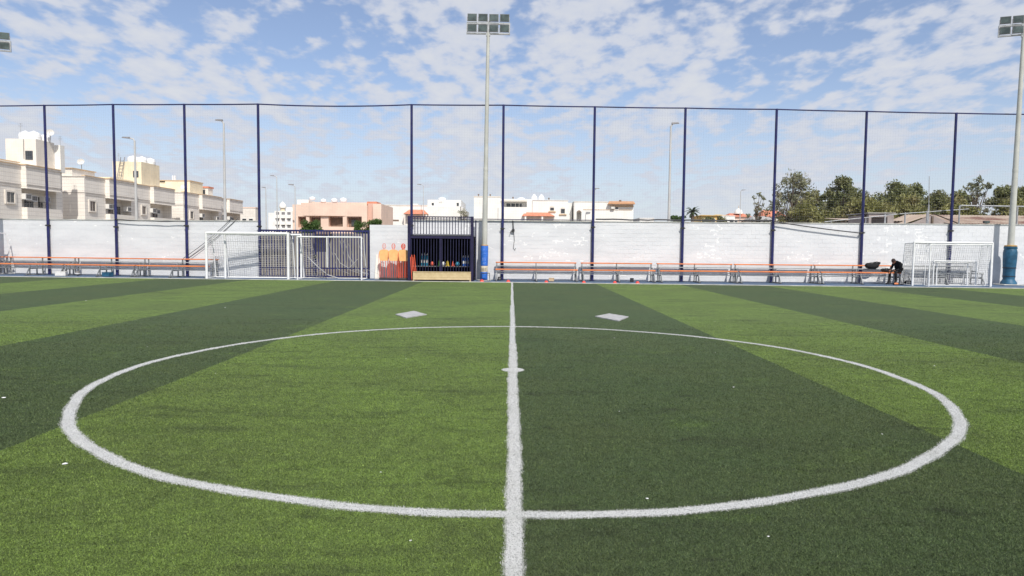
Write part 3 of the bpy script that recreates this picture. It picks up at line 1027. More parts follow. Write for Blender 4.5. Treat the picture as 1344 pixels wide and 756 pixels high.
mannequin(-5.93, 34.62, -0.05, 'orange training mannequin in the middle of the row, in the rear', 'steelgrey')
mannequin(-5.88, 34.36, 0.08, 'orange training mannequin in the middle of the row, in front', 'rubber')
mannequin(-5.46, 34.64, -0.1, 'orange training mannequin beside the cage, in the rear', 'steelgrey')
mannequin(-5.40, 34.38, 0.04, 'orange training mannequin beside the cage, between two others', 'rubber')
mannequin(-5.34, 34.12, 0.1, 'orange training mannequin beside the cage, in front of two others', 'rubber')
t = thing('agility_pole', 'bundle of red slalom poles leaning on the cage corner', 'poles', (-4.82, 33.42, 0))
for i in range(4):
    MB().tube([(.0 + i * .08, -.08 + .01 * i, .0), (-.10 + i * .06, .12, 1.15 + .1 * (i % 2))], .017, 6).build('pole', 'mannl', t, True)

# ------------------------------------------------------------------ benches
def bench_parts(t, L, seat='orange', low='orange'):
    h = L / 2
    n = 2
    for k in range(n):
        a, b = -h + L * k / n + .004, -h + L * (k + 1) / n - .004
        MB().bevbox(a, b, .74, .90, .865, .925, .008).build('upper_seat', seat, t)
        MB().bevbox(a, b, -.10, .10, .535, .60, .008).build('lower_seat', low, t)
        MB().bevbox(a, b, .79, .85, .70, .745, .006).build('footboard', 'plankg', t)
    MB().bevbox(-h + .05, h - .05, .02, .07, .35, .39, .006).build('brace', 'frame', t)
    MB().bevbox(-h + .05, h - .05, .70, .75, .42, .46, .006).build('brace', 'frame', t)
    for x in (-h + .06, 0, h - .06):
        f = MB()
        f.bar((x, -.06, .03), (x, -.06, .535), .05)
        f.bar((x, .40, .03), (x, .40, .70), .05)
        f.bar((x, .78, .03), (x, .78, .865), .05)
        f.bar((x, -.30, .025), (x, .88, .025), .05)
        f.bar((x, -.06, .33), (x, .78, .33), .045)
        f.bar((x, .40, .66), (x, .82, .66), .045)
        f.bar((x, -.28, .05), (x, -.06, .40), .04)
        f.build('support_frame', 'frame', t)
        for y in (-.30, .88):
            MB().box(x - .05, x + .05, y - .05, y + .05, 0, .02).build('foot', 'dark', t)

def bench_at(xc, L, lab, seat='orange', low='orange', left=False, dy=0.0):
    y = fy(xc) - 0.99 + dy
    t = thing('bleacher_bench', lab, 'bench', (xc, y + random.uniform(-.05, .0), 0), (LEFT_RZ if left else 0.0) + random.uniform(-.006, .006), 'two-tier benches along the wall')
    bench_parts(t, L, seat, low)
    return t
right = [(1.20, 4.06, 'two-tier orange planked bench next to the blue wrapped lamp pole'),
         (5.25, 3.60, 'two-tier orange planked bench, second from the blue wrapped lamp pole'),
         (9.16, 3.80, 'two-tier orange planked bench, third from the blue wrapped lamp pole'),
         (13.12, 3.94, 'two-tier orange planked bench, fourth from the lamp pole, before the seated person'),
         (17.14, 3.94, 'two-tier orange planked bench with the black clad person sitting on it')]
for x, L, lab in right:
    bench_at(x, L, lab)
bench_at(21.3, 3.7, 'two-tier all grey bench behind the nets beside the seated person', 'plankg', 'plankg')
left = [(-16.95, 3.9, 'two-tier orange planked bench by the stone houses wall, ending at the thick white goal'),
        (-20.9, 3.9, 'two-tier orange planked bench by the stone houses wall, second from the thick white goal'),
        (-24.85, 3.9, 'two-tier orange planked bench by the stone houses wall, third from the thick white goal'),
        (-28.8, 3.9, 'two-tier orange planked bench by the stone houses wall, fourth from the thick white goal')]
for x, L, lab in left:
    bench_at(x, L, lab, left=True)

# small goods under and beside the benches
def crate(x, y, sx, sy, h, mt, name, lab, cat='box'):
    t = thing(name, lab, cat, (x, y, 0), random.uniform(-.3, .3))
    MB().bevbox(-sx, sx, -sy, sy, 0, h, .012).build('body', mt, t)
    MB().bevbox(-sx * 1.04, sx * 1.04, -sy * 1.04, sy * 1.04, h, h + .02, .006).build('lid', mt, t)
crate(-20.4, 34.95, .22, .15, .20, 'padc', 'plastic_box', 'blue plastic box on the ground under a bench by the second fence post')
crate(-22.9, 35.2, .24, .16, .2, 'ac', 'cardboard_box', 'pale box on the ground under the third bench by the stone houses wall')
crate(1.94, 34.1, .12, .1, .15, 'trim', 'cardboard_box', 'small brown box on the ground under the bench next to the lamp pole')
crate(5.92, 34.2, .09, .09, .17, 'dark', 'kit_box', 'small dark box on the ground under the second bench')
t = thing('ball', 'dark ball on the ground under the third bench by the stone houses wall', 'ball', (-22.2, 35.4, 0))
MB().lathe([(.12 * math.sin(math.pi * i / 12) + .001, .12 - .12 * math.cos(math.pi * i / 12)) for i in range(13)], n=18).build('shell', 'steelgrey', t, True)
MB().lathe([(.1215, .105), (.1215, .135)], n=18).build('stripe', 'paper', t, True)
for x, y, lab in ((-1.45, 33.3, 'low red marker cone at the foot of the blue wrapped mast'),
                  (-0.18, 33.0, 'low red marker cone at the far end of the halfway line'),
                  (1.62, 32.72, 'low red marker cone beside the small brown box at the first bench'),
                  (3.39, 32.66, 'low red marker cone before the gap between the first two benches'),
                  (4.86, 32.72, 'low red marker cone before the middle of the second bench'),
                  (5.95, 32.8, 'low red marker cone beside the small dark box at the second bench')):
    t = thing('marker_cone', lab, 'cone', (x, y, -0.004), 0, 'red marker cones along the pitch edge')
    MB().lathe([(.105, 0), (.10, .012), (.075, .06), (.045, .10), (.038, .105)], n=16).build('dome', 'cone', t, True)
    MB().lathe([(.115, 0.0), (.115, .008)], n=16).build('rim', 'cone', t, True)

# ------------------------------------------------------------------ goals
def netpanel(mb, p00, p10, p11, p01, cell, r, sag=0.0, sagdir=(0, 0, -1), jit=0.012):
    p00, p10, p11, p01 = map(Vector, (p00, p10, p11, p01))
    sd = Vector(sagdir)
    nu = max(2, int(((p10 - p00).length + (p11 - p01).length) / 2 / cell))
    nv = max(2, int(((p01 - p00).length + (p11 - p10).length) / 2 / cell))
    P = []
    for j in range(nv + 1):
        row = []
        for i in range(nu + 1):
            u, v = i / nu, j / nv
            q = (p00 * (1 - u) + p10 * u) * (1 - v) + (p01 * (1 - u) + p11 * u) * v
            q = q + sd * sag * 4 * u * (1 - u) * math.sin(math.pi * v)
            if 0 < i < nu and 0 < j < nv:
                q = q + Vector((random.uniform(-jit, jit), random.uniform(-jit, jit), random.uniform(-jit, jit)))
            row.append(q)
        P.append(row)
    for row in P:
        mb.tube(row, r, 3, False)
    for i in range(nu + 1):
        mb.tube([P[j][i] for j in range(nv + 1)], r, 3, False)

def goal(xc, y, W, H, lab, r=0.05, top=0.8, base=1.2, sag=0.10, net=True, cell=.12, bars=True, rz=0.0, nr=0.0062):
    t = thing('football_goal', lab, 'goal', (xc, y, 0), rz, 'portable goals')
    w = W / 2
    for s in (-1, 1):
        MB().tube([(s * w, 0, 0), (s * w, 0, H + r * .9)], r, 12).build('goal_post', 'goalw', t, True)
    MB().tube([(-w, 0, H), (w, 0, H)], r, 12).build('crossbar', 'goalw', t, True)
    q = r * 0.5
    for s in (-1, 1):
        if top > 0.05:
            MB().tube([(s * w, 0, H - .02), (s * w, top, H - .05)], q, 8).build('top_stay', 'goalw', t, True)
        MB().tube([(s * w, top, H - .05), (s * w, (top + base) / 2, H * .5), (s * w, base, .04)], q, 8).build('back_stay', 'goalw', t, True)
        MB().tube([(s * w, 0, .03), (s * w, base, .03)], q, 8).build('ground_bar', 'goalw', t, True)
    MB().tube([(-w, base, .03), (w, base, .03)], q, 8).build('ground_bar', 'goalw', t, True)
    if net:
        n = MB()
        netpanel(n, (-w, top, H - .05), (w, top, H - .05), (w, base, .04), (-w, base, .04), cell, nr, sag, (0, .6, -.35))
        netpanel(n, (-w, 0, H), (w, 0, H), (w, top, H - .05), (-w, top, H - .05), cell, nr, sag * .8, (0, 0, -1))
        for s in (-1, 1):
            netpanel(n, (s * w, 0, .03), (s * w, 0, H), (s * w, top, H - .05), (s * w, base, .04), cell, nr, sag * .4, (-s, 0, 0))
        stuff(n.build('net', 'goalnet', t))
    return t
goal(-12.91, 33.8, 3.98, 2.22, 'thick white football goal with net in front of the barred gate edge', r=.062, top=.7, base=1.05, cell=.11)
goal(-12.3, 34.25, 3.75, 2.17, 'white football goal without net, standing close behind the thick white goal', r=.05, top=.05, base=.4, net=False)
g3 = goal(-8.83, 33.5, 3.1, 2.07, 'thin white football goal with torn net in front of the barred gate', r=.036, top=.45, base=1.2, net=False)
MB().tube([(-.12, .0, 2.05), (-.12, .03, .6)], .03, 8).build('middle_prop', 'goalw', g3, True)
nb = MB()
netpanel(nb, (-1.5, .3, 2.0), (-1.1, .5, 2.0), (-.6, 1.1, .1), (-1.45, 1.1, .05), .11, .005, .08, (0, 0, -1))
for k in range(7):
    a = random.uniform(-.2, 1.3)
    nb.tube([(a, .4, 1.9), (a + .15, .7, 1.3 - .1 * k % .4), (a + random.uniform(.1, .6), 1.0, .5), (a + .9, 1.1, .25)], .008, 4)
nb.tube([(-1.2, .5, 1.1), (-.75, .7, .6), (-.35, 1.0, .2), (.1, 1.15, .05)], .022, 6)
nb.tube([(.1, .6, 1.3), (.35, .7, .8), (.75, .8, .55), (1.2, .7, 1.0)], .012, 5)
stuff(nb.build('net', 'goalnet', g3))
goal(20.97, 33.0, 3.74, 2.06, 'white football goal with full net beside the seated person', r=.045, top=.75, base=1.0, cell=.10)
goal(21.10, 32.62, 2.9, 1.97, 'slim white goal standing just in front of the full net goal', r=.03, top=.3, base=.35, net=False)
goal(21.38, 33.45, 2.06, 1.18, 'small white goal inside the full net goal, the wider of two', r=.028, top=.3, base=.5, cell=.1)
goal(21.36, 33.62, 1.5, 1.10, 'small white goal inside the full net goal, the narrower of two', r=.028, top=.25, base=.3, net=False)
goal(-28.4, 36.3, 3.4, 2.18, 'white goal without net before the benches by the stone houses wall', r=.05, top=.5, base=1.0, net=False, rz=LEFT_RZ)

# ------------------------------------------------------------------ floodlight masts
def mast(x, y, hp, lab, rz=0.0, zc=12.4, pole_r=(0.14, 0.075)):
    t = thing('floodlight_mast', lab, 'floodlight', (x, y, 0))
    prof = [(pole_r[0], 0.0), (pole_r[0] * .97, 2.0), (pole_r[0] * .8, hp * .45), (pole_r[0] * .79, hp * .452), (pole_r[1], hp), (pole_r[1] * .3, hp + .03)]
    MB().lathe(prof, n=16).build('pole', 'pole', t, True)
    MB().lathe([(pole_r[0] * .82, hp * .445), (pole_r[0] * .84, hp * .448), (pole_r[0] * .84, hp * .456), (pole_r[0] * .8, hp * .46)], n=16).build('joint_ring', 'pole', t, True)
    MB().lathe([(.36, 0), (.36, .03), (.2, .035)], n=20).build('base_plate', 'kerb', t)
    rot = Matrix.Rotation(rz, 4, 'Z')
    def tr(mb):
        mb.v = [tuple(rot @ Vector(p)) for p in mb.v]
        return mb
    for z in (zc - .42, zc + .06):
        tr(MB().box(-1.06, 1.06, -.05, .05, z, z + .07)).build('crossarm', 'galv', t)
    for s in (-1.03, 1.03):
        tr(MB().box(s - .03, s + .03, -.052, .052, zc - .36, zc + .07)).build('end_stay', 'galv', t)
    tr(MB().box(-.1, .1, -.06, .06, zc - .5, zc + .2)).build('mount', 'galv', t)
    tilt = Matrix.Rotation(R(28), 4, 'X')
    for row, zz_ in enumerate((zc - .14, zc + .36)):
        for k in range(4):
            cx = -.79 + .527 * k
            h = MB()
            # tapering housing, deep at the rear
            a, b = .225, .175
            h.add([(-a, 0, -b), (a, 0, -b), (a, 0, b), (-a, 0, b), (-a, .06, -b), (a, .06, -b), (a, .06, b), (-a, .06, b),
                   (-a * .55, .2, -b * .55), (a * .55, .2, -b * .55), (a * .55, .2, b * .55), (-a * .55, .2, b * .55)],
                  [(0, 1, 5, 4), (1, 2, 6, 5), (2, 3, 7, 6), (3, 0, 4, 7), (4, 5, 9, 8), (5, 6, 10, 9), (6, 7, 11, 10), (7, 4, 8, 11), (8, 9, 10, 11), (3, 2, 1, 0)])
            gl = MB().box(-a + .028, a - .028, -.008, -.001, -b + .028, b - .028)
            br = MB()
            br.box(-a - .02, -a - .004, .02, .06, -b * 1.25, .03)
            br.box(-a - .02, a + .02, .02, .06, -b * 1.25 - .02, -b * 1.25)
            br.box(a + .004, a + .02, .02, .06, -b * 1.25, .03)
            jit_ = Matrix.Rotation(R(random.uniform(-4, 4)), 4, 'X')
            for q in (h, gl, br):
                q.v = [tuple(rot @ (Matrix.Translation((cx, -.08, zz_)) @ jit_ @ Vector(p))) for p in q.v]
            ho = h.build('lamp', 'lamp', t)
            gl.build('lamp_glass', 'glass', ho)
            br.build('bracket', 'galv', ho)
    return t

ms = mast(-1.40, 34.45, 12.1, 'tall floodlight mast with blue wrapped foot beside the storage cage', rz=0.0, zc=12.42)
ms.rotation_euler = (0, R(0.62), 0)
# wrapped foot
MB().lathe([(.165, .72), (.185, .74), (.19, 1.2), (.185, 1.70), (.175, 1.72)], n=20).build('pad', 'padb', ms, True)
MB().lathe([(.173, 1.70), (.178, 1.74), (.172, 1.77)], n=20).build('pad_rim', 'padrim', ms, True)
MB().lathe([(.172, .42), (.180, .44), (.180, .70), (.172, .72)], n=20).build('foam_band', 'padtan', ms, True)
MB().lathe([(.172, .03), (.182, .05), (.182, .40), (.172, .42)], n=20).build('pad', 'padb', ms, True)
def onpole(mb, pts, r, w):
    """brush strokes painted on the round pad: points are (arc offset, height)"""
    mb.tube([(r * math.sin(a / r), -r * math.cos(a / r), z) for a, z in pts], w, 4)
sw = MB()
for st in ([(-.09, .98), (-.09, 1.14), (-.05, 1.04), (-.01, 1.14), (-.01, .98)], [(.05, 1.14), (.075, 1.06), (.10, 1.14)], [(.075, 1.06), (.07, .97)],
           [(-.06, .82), (-.03, .90), (0, .82)], [(.04, .82), (.04, .9), (.09, .9)], [(-.1, 1.3), (.0, 1.36), (.1, 1.33)], [(-.08, 1.5), (.02, 1.56)]):
    onpole(sw, st, .189, .006)
sw.build('pad_scrawl', 'scrawl', ms)
sw = MB()
for st in ([(-.11, .62), (-.09, .48), (-.06, .60), (-.03, .48), (-.01, .64)], [(.05, .63), (.05, .48)], [(.11, .64), (.10, .48)]):
    onpole(sw, st, .180, .010)
sw.build('pad_writing', 'ink', ms)

ms = mast(24.72, 34.45, 12.5, 'tall floodlight mast with bulging teal wrapped foot beside the full net goal', rz=R(-22), zc=12.62, pole_r=(0.155, 0.08))
ms.rotation_euler = (0, R(0.55), 0)
MB().lathe([(.33, .04), (.36, .07), (.34, .16), (.28, .24), (.25, .32), (.27, .40), (.265, .60), (.27, .80), (.285, 1.0), (.30, 1.3), (.305, 1.62), (.28, 1.74), (.265, 1.78), (.29, 1.82), (.285, 1.90), (.25, 1.93)], n=24).build('pad', 'padc', ms, True)
MB().lathe([(.255, 1.90), (.275, 1.93), (.27, 1.97), (.2, 1.98)], n=24).build('pad_rim', 'padrim', ms, True)
for z, rr_ in ((.84, .285), (.42, .276)):
    MB().lathe([(rr_ - .008, z), (rr_ + .004, z + .005), (rr_ + .004, z + .035), (rr_ - .006, z + .04)], n=24).build('strap', 'dark', ms, True)
MB().bevbox(-.5, .5, -.42, .42, -.004, .05, .02).build('footing', 'kerb', ms)
t = thing('junction_box', 'pale junction box with conduit on the wall beside the teal wrapped mast', 'box', (25.3, 35.11, 1.45))
MB().bevbox(-.13, .13, -.10, .07, 0, .30, .012).build('casing', 'ac', t)
MB().tube([(0, .03, .3), (0, .03, 1.5)], .022, 6).build('conduit', 'steelgrey', t, True)
MB().tube([(-.06, .0, 0), (-.08, .0, -.7), (-.1, .0, -1.4)], .05, 8).build('cable_duct', 'dark', t, True)
ml = mast(-27.1, 36.3, 11.9, 'tall floodlight mast by the stone houses wall, beside the netless goal', rz=R(20), zc=11.95)

# wall flood lamp on the coping
t = thing('wall_floodlight', 'small black floodlight fixed on top of the white wall beside the mast', 'lamp', (24.05, 35.3, 3.07))
MB().bevbox(-.15, .15, -.06, .06, .02, .14, .015).build('housing', 'dark', t)
MB().box(-.12, .12, -.065, -.061, .035, .125).build('lamp_glass', 'glass', t)
MB().box(-.03, .03, -.02, .02, -.01, .02).build('bracket', 'galv', t)

# folding stool by the mast
t = thing('folding_stool', 'small black folding stool frame at the foot of the blue wrapped mast', 'stool', (-1.30, 33.92, 0))
for s in (-1, 1):
    MB().tube([(-.19, s * .1, 0), (-.19, s * .1, .36), (.19, s * .1, .38), (.21, s * .1, 0)], .014, 6).build('leg_frame', 'dark', t, True)
MB().bevbox(-.19, .19, -.1, .1, .375, .395, .006).build('seat', 'dark', t)
t = thing('speaker_box', 'small black speaker on the ground by the bench end', 'speaker', (-.62, 34.8, 0))
MB().bevbox(-.09, .09, -.07, .07, 0, .17, .012).build('casing', 'dark', t)
MB().lathe([(.05, 0), (.045, .004)], n=14).build('cone', 'steelgrey', t)
t.children[-1].rotation_euler = (R(90), 0, 0)
t.children[-1].location = (0, -.071, .08)

# ------------------------------------------------------------------ cables
def cable(pts, r, lab, name='cable', sagk=0.0):
    o = MB().tube(pts, r, 6)
    b = Vector(pts[0])
    o.v = [tuple(Vector(p) - b) for p in o.v]
    ob = o.build(name, 'cable', None, True, loc=b)
    tag(ob, lab, 'cable')
for k, lab in ((0, 'upper of two black stay cables slanting down the wall to the bench'), (1, 'lower of two black stay cables slanting down the wall to the bench')):
    a, b = Vector((-16.9 + .16 * k, fy(-16.9) - .02, .93 - .06 * k)), Vector((-14.25 + .28 * k, fy(-14.25) + .06, 3.0 - .02 * k))
    cable([a + (b - a) * (i / 10) + Vector((0, 0, -.10 * math.sin(math.pi * i / 10))) for i in range(11)], .014, lab, 'stay_cable')
a, b = Vector((-20.62, fy(-20.62) - .08, 2.93)), Vector((-16.7, fy(-16.7) - .08, 2.82))
cable([a + (b - a) * (i / 12) + Vector((0, 0, -.05 * math.sin(math.pi * i / 12) + random.uniform(-.012, .012))) for i in range(13)], .024, 'thick cable hanging between two fence posts below the second stone house')
a, b = Vector((13.15, 34.98, 3.06)), Vector((17.6, 34.98, 2.52))
cable([a + (b - a) * (i / 12) + Vector((0, 0, -.03 * math.sin(math.pi * i / 12))) for i in range(13)], .03, 'thick dark cable sagging across the wall behind the fourth bench')
a, b = Vector((4.2, 35.2, 3.10)), Vector((13.1, 35.2, 3.11))
cable([a + (b - a) * (i / 20) + Vector((0, 0, random.uniform(-.02, .02))) for i in range(21)], .04, 'grey pipe lying along the wall top above the second and third benches', 'wall_pipe')
cable([(.03, 35.15, 2.98), (.06, 35.13, 2.6), (.10, 35.165, 2.0), (.05, 35.165, 1.62), (.14, 35.165, 1.5), (.17, 35.165, 1.62)], .011, 'thin loose wire hanging on the wall above the first bench', 'loose_wire')
t = thing('camera_bracket', 'small dark bracket hanging from the wall top above the first bench', 'bracket', (.04, 35.10, 2.45))
MB().bevbox(-.07, .07, -.08, .07, 0, .12, .01).build('casing', 'dark', t)
MB().bar((0, 0, .12), (-.03, .05, .56), .03).build('arm', 'dark', t)
MB().bar((-.1, -.02, .05), (-.16, -.06, -.1), .025).build('lever', 'dark', t)

# ------------------------------------------------------------------ seated person and bags
def skin_body(name, mt, joints, edges, parent=None, sub=2):
    me = bpy.data.meshes.new(name)
    keys = list(joints)
    me.from_pydata([joints[k][0] for k in keys], [(keys.index(a), keys.index(b)) for a, b in edges], [])
    me.update()
    o = bpy.data.objects.new(name, me)
    col.objects.link(o)
    md = o.modifiers.new('skin', 'SKIN')
    md.use_smooth_shade = True
    for i, k in enumerate(keys):
        r = joints[k][1]
        sv_ = me.skin_vertices[0].data[i]
        sv_.radius = (r[0] * RS, r[1] * RS) if isinstance(r, tuple) else (r, r)
        sv_.use_root = (i == 0)
    s = o.modifiers.new('sub', 'SUBSURF')
    s.levels = sub
    s.render_levels = sub
    me.materials.append(MT[mt])
    if parent:
        o.parent = parent
    return o
# local axes: the person looks along -x, bent forward over the knees, seat at z = 0
person = thing('person', 'person in black sitting hunched forward on the bench beside the goal', 'person', (19.08, 34.08, 0.60), R(22))
person.scale = (1.08, 1.08, 1.03)
RS = 1.18
J = {'pelvis': ((0, 0, .10), (.155, .13)), 'belly': ((-.06, 0, .25), (.15, .125)), 'chest': ((-.17, 0, .40), (.175, .13)), 'neckb': ((-.26, 0, .485), (.09, .08)),
     'neck': ((-.315, 0, .505), (.055, .055)), 'headb': ((-.36, 0, .50), (.075, .07)),
     'shl': ((-.21, -.17, .43), .065), 'ell': ((-.25, -.24, .17), .05), 'wrl': ((-.44, -.14, .10), .037),
     'shr': ((-.21, .17, .43), .065), 'elr': ((-.25, .24, .17), .05), 'wrr': ((-.44, .12, .12), .037),
     'hil': ((-.06, -.10, .07), .095), 'knl': ((-.44, -.14, .035), .068), 'anl': ((-.40, -.15, -.40), .045), 'fol': ((-.47, -.15, -.51), .042), 'tol': ((-.58, -.16, -.545), .036),
     'hir': ((-.06, .10, .07), .095), 'knr': ((-.44, .14, .035), .068), 'anr': ((-.48, .15, -.40), .045), 'for': ((-.54, .15, -.51), .042), 'tor': ((-.65, .16, -.545), .036)}
E_ = [('pelvis', 'belly'), ('belly', 'chest'), ('chest', 'neckb'), ('neckb', 'neck'), ('neck', 'headb'), ('chest', 'shl'), ('shl', 'ell'), ('ell', 'wrl'),
      ('chest', 'shr'), ('shr', 'elr'), ('elr', 'wrr'), ('pelvis', 'hil'), ('hil', 'knl'), ('knl', 'anl'), ('anl', 'fol'), ('fol', 'tol'),
      ('pelvis', 'hir'), ('hir', 'knr'), ('knr', 'anr'), ('anr', 'for'), ('for', 'tor')]
skin_body('body', 'black', J, E_, person)
def uvs(mb, c, rx, ry, rz_, n=14, m_=10, rot=None, zlo=-1.0):
    vs, fs = [], []
    for j in range(m_ + 1):
        a = math.pi * j / m_
        for i in range(n):
            b = 2 * math.pi * i / n
            p = Vector((rx * math.sin(a) * math.cos(b), ry * math.sin(a) * math.sin(b), rz_ * max(zlo, math.cos(a))))
            if rot:
                p = rot @ p
            vs.append(p + Vector(c))
    for j in range(m_):
        for i in range(n):
            k = (i + 1) % n
            fs.append((j * n + i, (j + 1) * n + i, (j + 1) * n + k, j * n + k))
    return mb.add(vs, fs)
hr = Matrix.Rotation(R(-35), 3, 'Y')
hc = Vector((-.425, 0, .525))
h = MB()
uvs(h, hc, .095, .075, .115, rot=hr)
uvs(h, hc + hr @ Vector((-.097, 0, -.012)), .018, .014, .026, 8, 6, rot=hr)            # nose
for s in (-1, 1):
    uvs(h, hc + hr @ Vector((.0, s * .076, -.005)), .018, .010, .03, 8, 6, rot=hr)      # ears
uvs(h, hc + hr @ Vector((-.07, 0, -.075)), .035, .04, .035, 8, 6, rot=hr)               # chin
head = h.build('head', 'skin', person, True)
ha = MB()
uvs(ha, hc + hr @ Vector((.012, 0, .022)), .102, .083, .112, rot=hr, zlo=-.2)
ha.build('hair', 'hair', head, True)
ey_ = MB()
for s in (-1, 1):
    uvs(ey_, hc + hr @ Vector((-.086, s * .03, .012)), .010, .012, .008, 8, 6, rot=hr)
ey_.build('eye', 'dark', head, True)
MB().tube([hc + hr @ Vector((-.093, -.025, -.055)), hc + hr @ Vector((-.098, 0, -.055)), hc + hr @ Vector((-.093, .025, -.055))], .005, 6).build('mouth', 'mannl', head)
# hands with five fingers each
for s, wr in ((-1, Vector((-.44, -.14, .10))), (1, Vector((-.44, .12, .12)))):
    d = Vector((-.85, -s * .35, -.35)).normalized()
    side = Vector((0, 0, 1)).cross(d).normalized()
    nrm = d.cross(side)
    hb = MB()
    palm = wr + d * .055
    uvs(hb, palm, .052, .040, .017, 10, 8, rot=Matrix((d, side, nrm)).transposed())
    for i, ln in enumerate((.062, .072, .068, .052)):
        b0_ = palm + d * .042 + side * (-.028 + .019 * i)
        m1 = b0_ + d * ln * .5 - nrm * .010
        hb.tube([b0_, m1, m1 + d * ln * .35 - nrm * .026], [.009, .0085, .007], 6)
    tb = palm - d * .01 - side * .034
    hb.tube([tb, tb + d * .03 - side * .018 - nrm * .008, tb + d * .055 - side * .014 - nrm * .02], [.011, .010, .008], 6)
    hb.build('hand', 'skin', person, True)

def duffel(loc, rz, L, r, lab, mt='black'):
    t = thing('sports_bag', lab, 'bag', loc, rz, 'black sports bags at the bench')
    n = 14
    prof = []
    mb = MB()
    pts, rs = [], []
    for i in range(9):
        u = i / 8
        pts.append((-L / 2 + L * u, 0, r * .86 + .02 * math.sin(u * 9)))
        rs.append(r * (.72 + .28 * math.sin(math.pi * u) ** .4) * random.uniform(.94, 1.04))
    mb.tube(pts, rs, n)
    mb.v = [(x, y, max(0, z)) for x, y, z in mb.v]
    mb.build('bag_body', mt, t, True)
    hd = MB()
    for s in (-1, 1):
        hd.tube([(-L * .2, s * r * .75, r * 1.4), (-L * .1, s * r * .4, r * 2.0), (L * .1, s * r * .4, r * 2.0), (L * .2, s * r * .75, r * 1.4)], .012, 6)
    hd.build('handle', mt, t, True)
    MB().tube([(-L * .4, 0, r * 1.78), (0, 0, r * 1.9), (L * .4, 0, r * 1.78)], .007, 5).build('zip', 'steelgrey', t)
duffel((18.06, 34.78, .745), .12, .62, .155, 'rounded black sports bag lying against the upper plank behind the person')
duffel((18.34, 34.86, .925), -.25, .30, .085, 'small black pouch on the upper plank between a rounded bag and the person')
duffel((18.42, 34.09, .60), -.1, .46, .095, 'flat black sports bag lying on the lower plank beside the person')
duffel((19.28, 33.66, 0), .5, .40, .12, 'small black sports bag on the ground at the bench end')
t = thing('shoe', 'orange and black shoe on the ground under the seated person', 'shoe', (18.72, 33.72, 0), 0.2)
sh = MB()
uvs(sh, (0, 0, .05), .15, .05, .055, 12, 8)
sh.v = [(x, y, max(.015, z)) for x, y, z in sh.v]
sh.build('upper', 'orange', t, True)
MB().bevbox(-.15, .15, -.05, .05, 0, .02, .008).build('sole', 'dark', t)

# ------------------------------------------------------------------ stone-clad row houses (street front faces +x)
FX, BX = -37.3, -36.9

def yz_window(parent, y0, y1, z0, z1, x=FX, frame=True):
    if frame:
        f = MB()
        f.box(x, x + .09, y0 - .16, y0, z0 - .12, z1 + .14)
        f.box(x, x + .09, y1, y1 + .16, z0 - .12, z1 + .14)
        f.box(x, x + .09, y0, y1, z1, z1 + .14)
        f.box(x, x + .11, y0, y1, z0 - .12, z0)
        w = f.build('window', 'cream2', parent)
    else:
        w = MB().box(x, x + .03, y0 - .05, y1 + .05, z0 - .05, z0).build('window', 'cream2', parent)
    MB().box(x + .004, x + .03, y0, y1, z0, z1).build('pane', 'pane', w)
    MB().box(x + .031, x + .045, (y0 + y1) / 2 - .02, (y0 + y1) / 2 + .02, z0, z1).build('mullion', 'cornice', w)

def yz_ac(parent, y, z, x=FX - .12):
    x = max(x, FX - .35)
    a = MB().box(x, x + .42, y, y + .68, z, z + .43).build('air_conditioner', 'ac', parent)
    MB().box(x + .42, x + .432, y + .06, y + .62, z + .05, z + .38).build('grille', 'acg', a)
    MB().box(x, x + .46, y + .05, y + .63, z - .05, z - .003).build('bracket', 'galv', a)

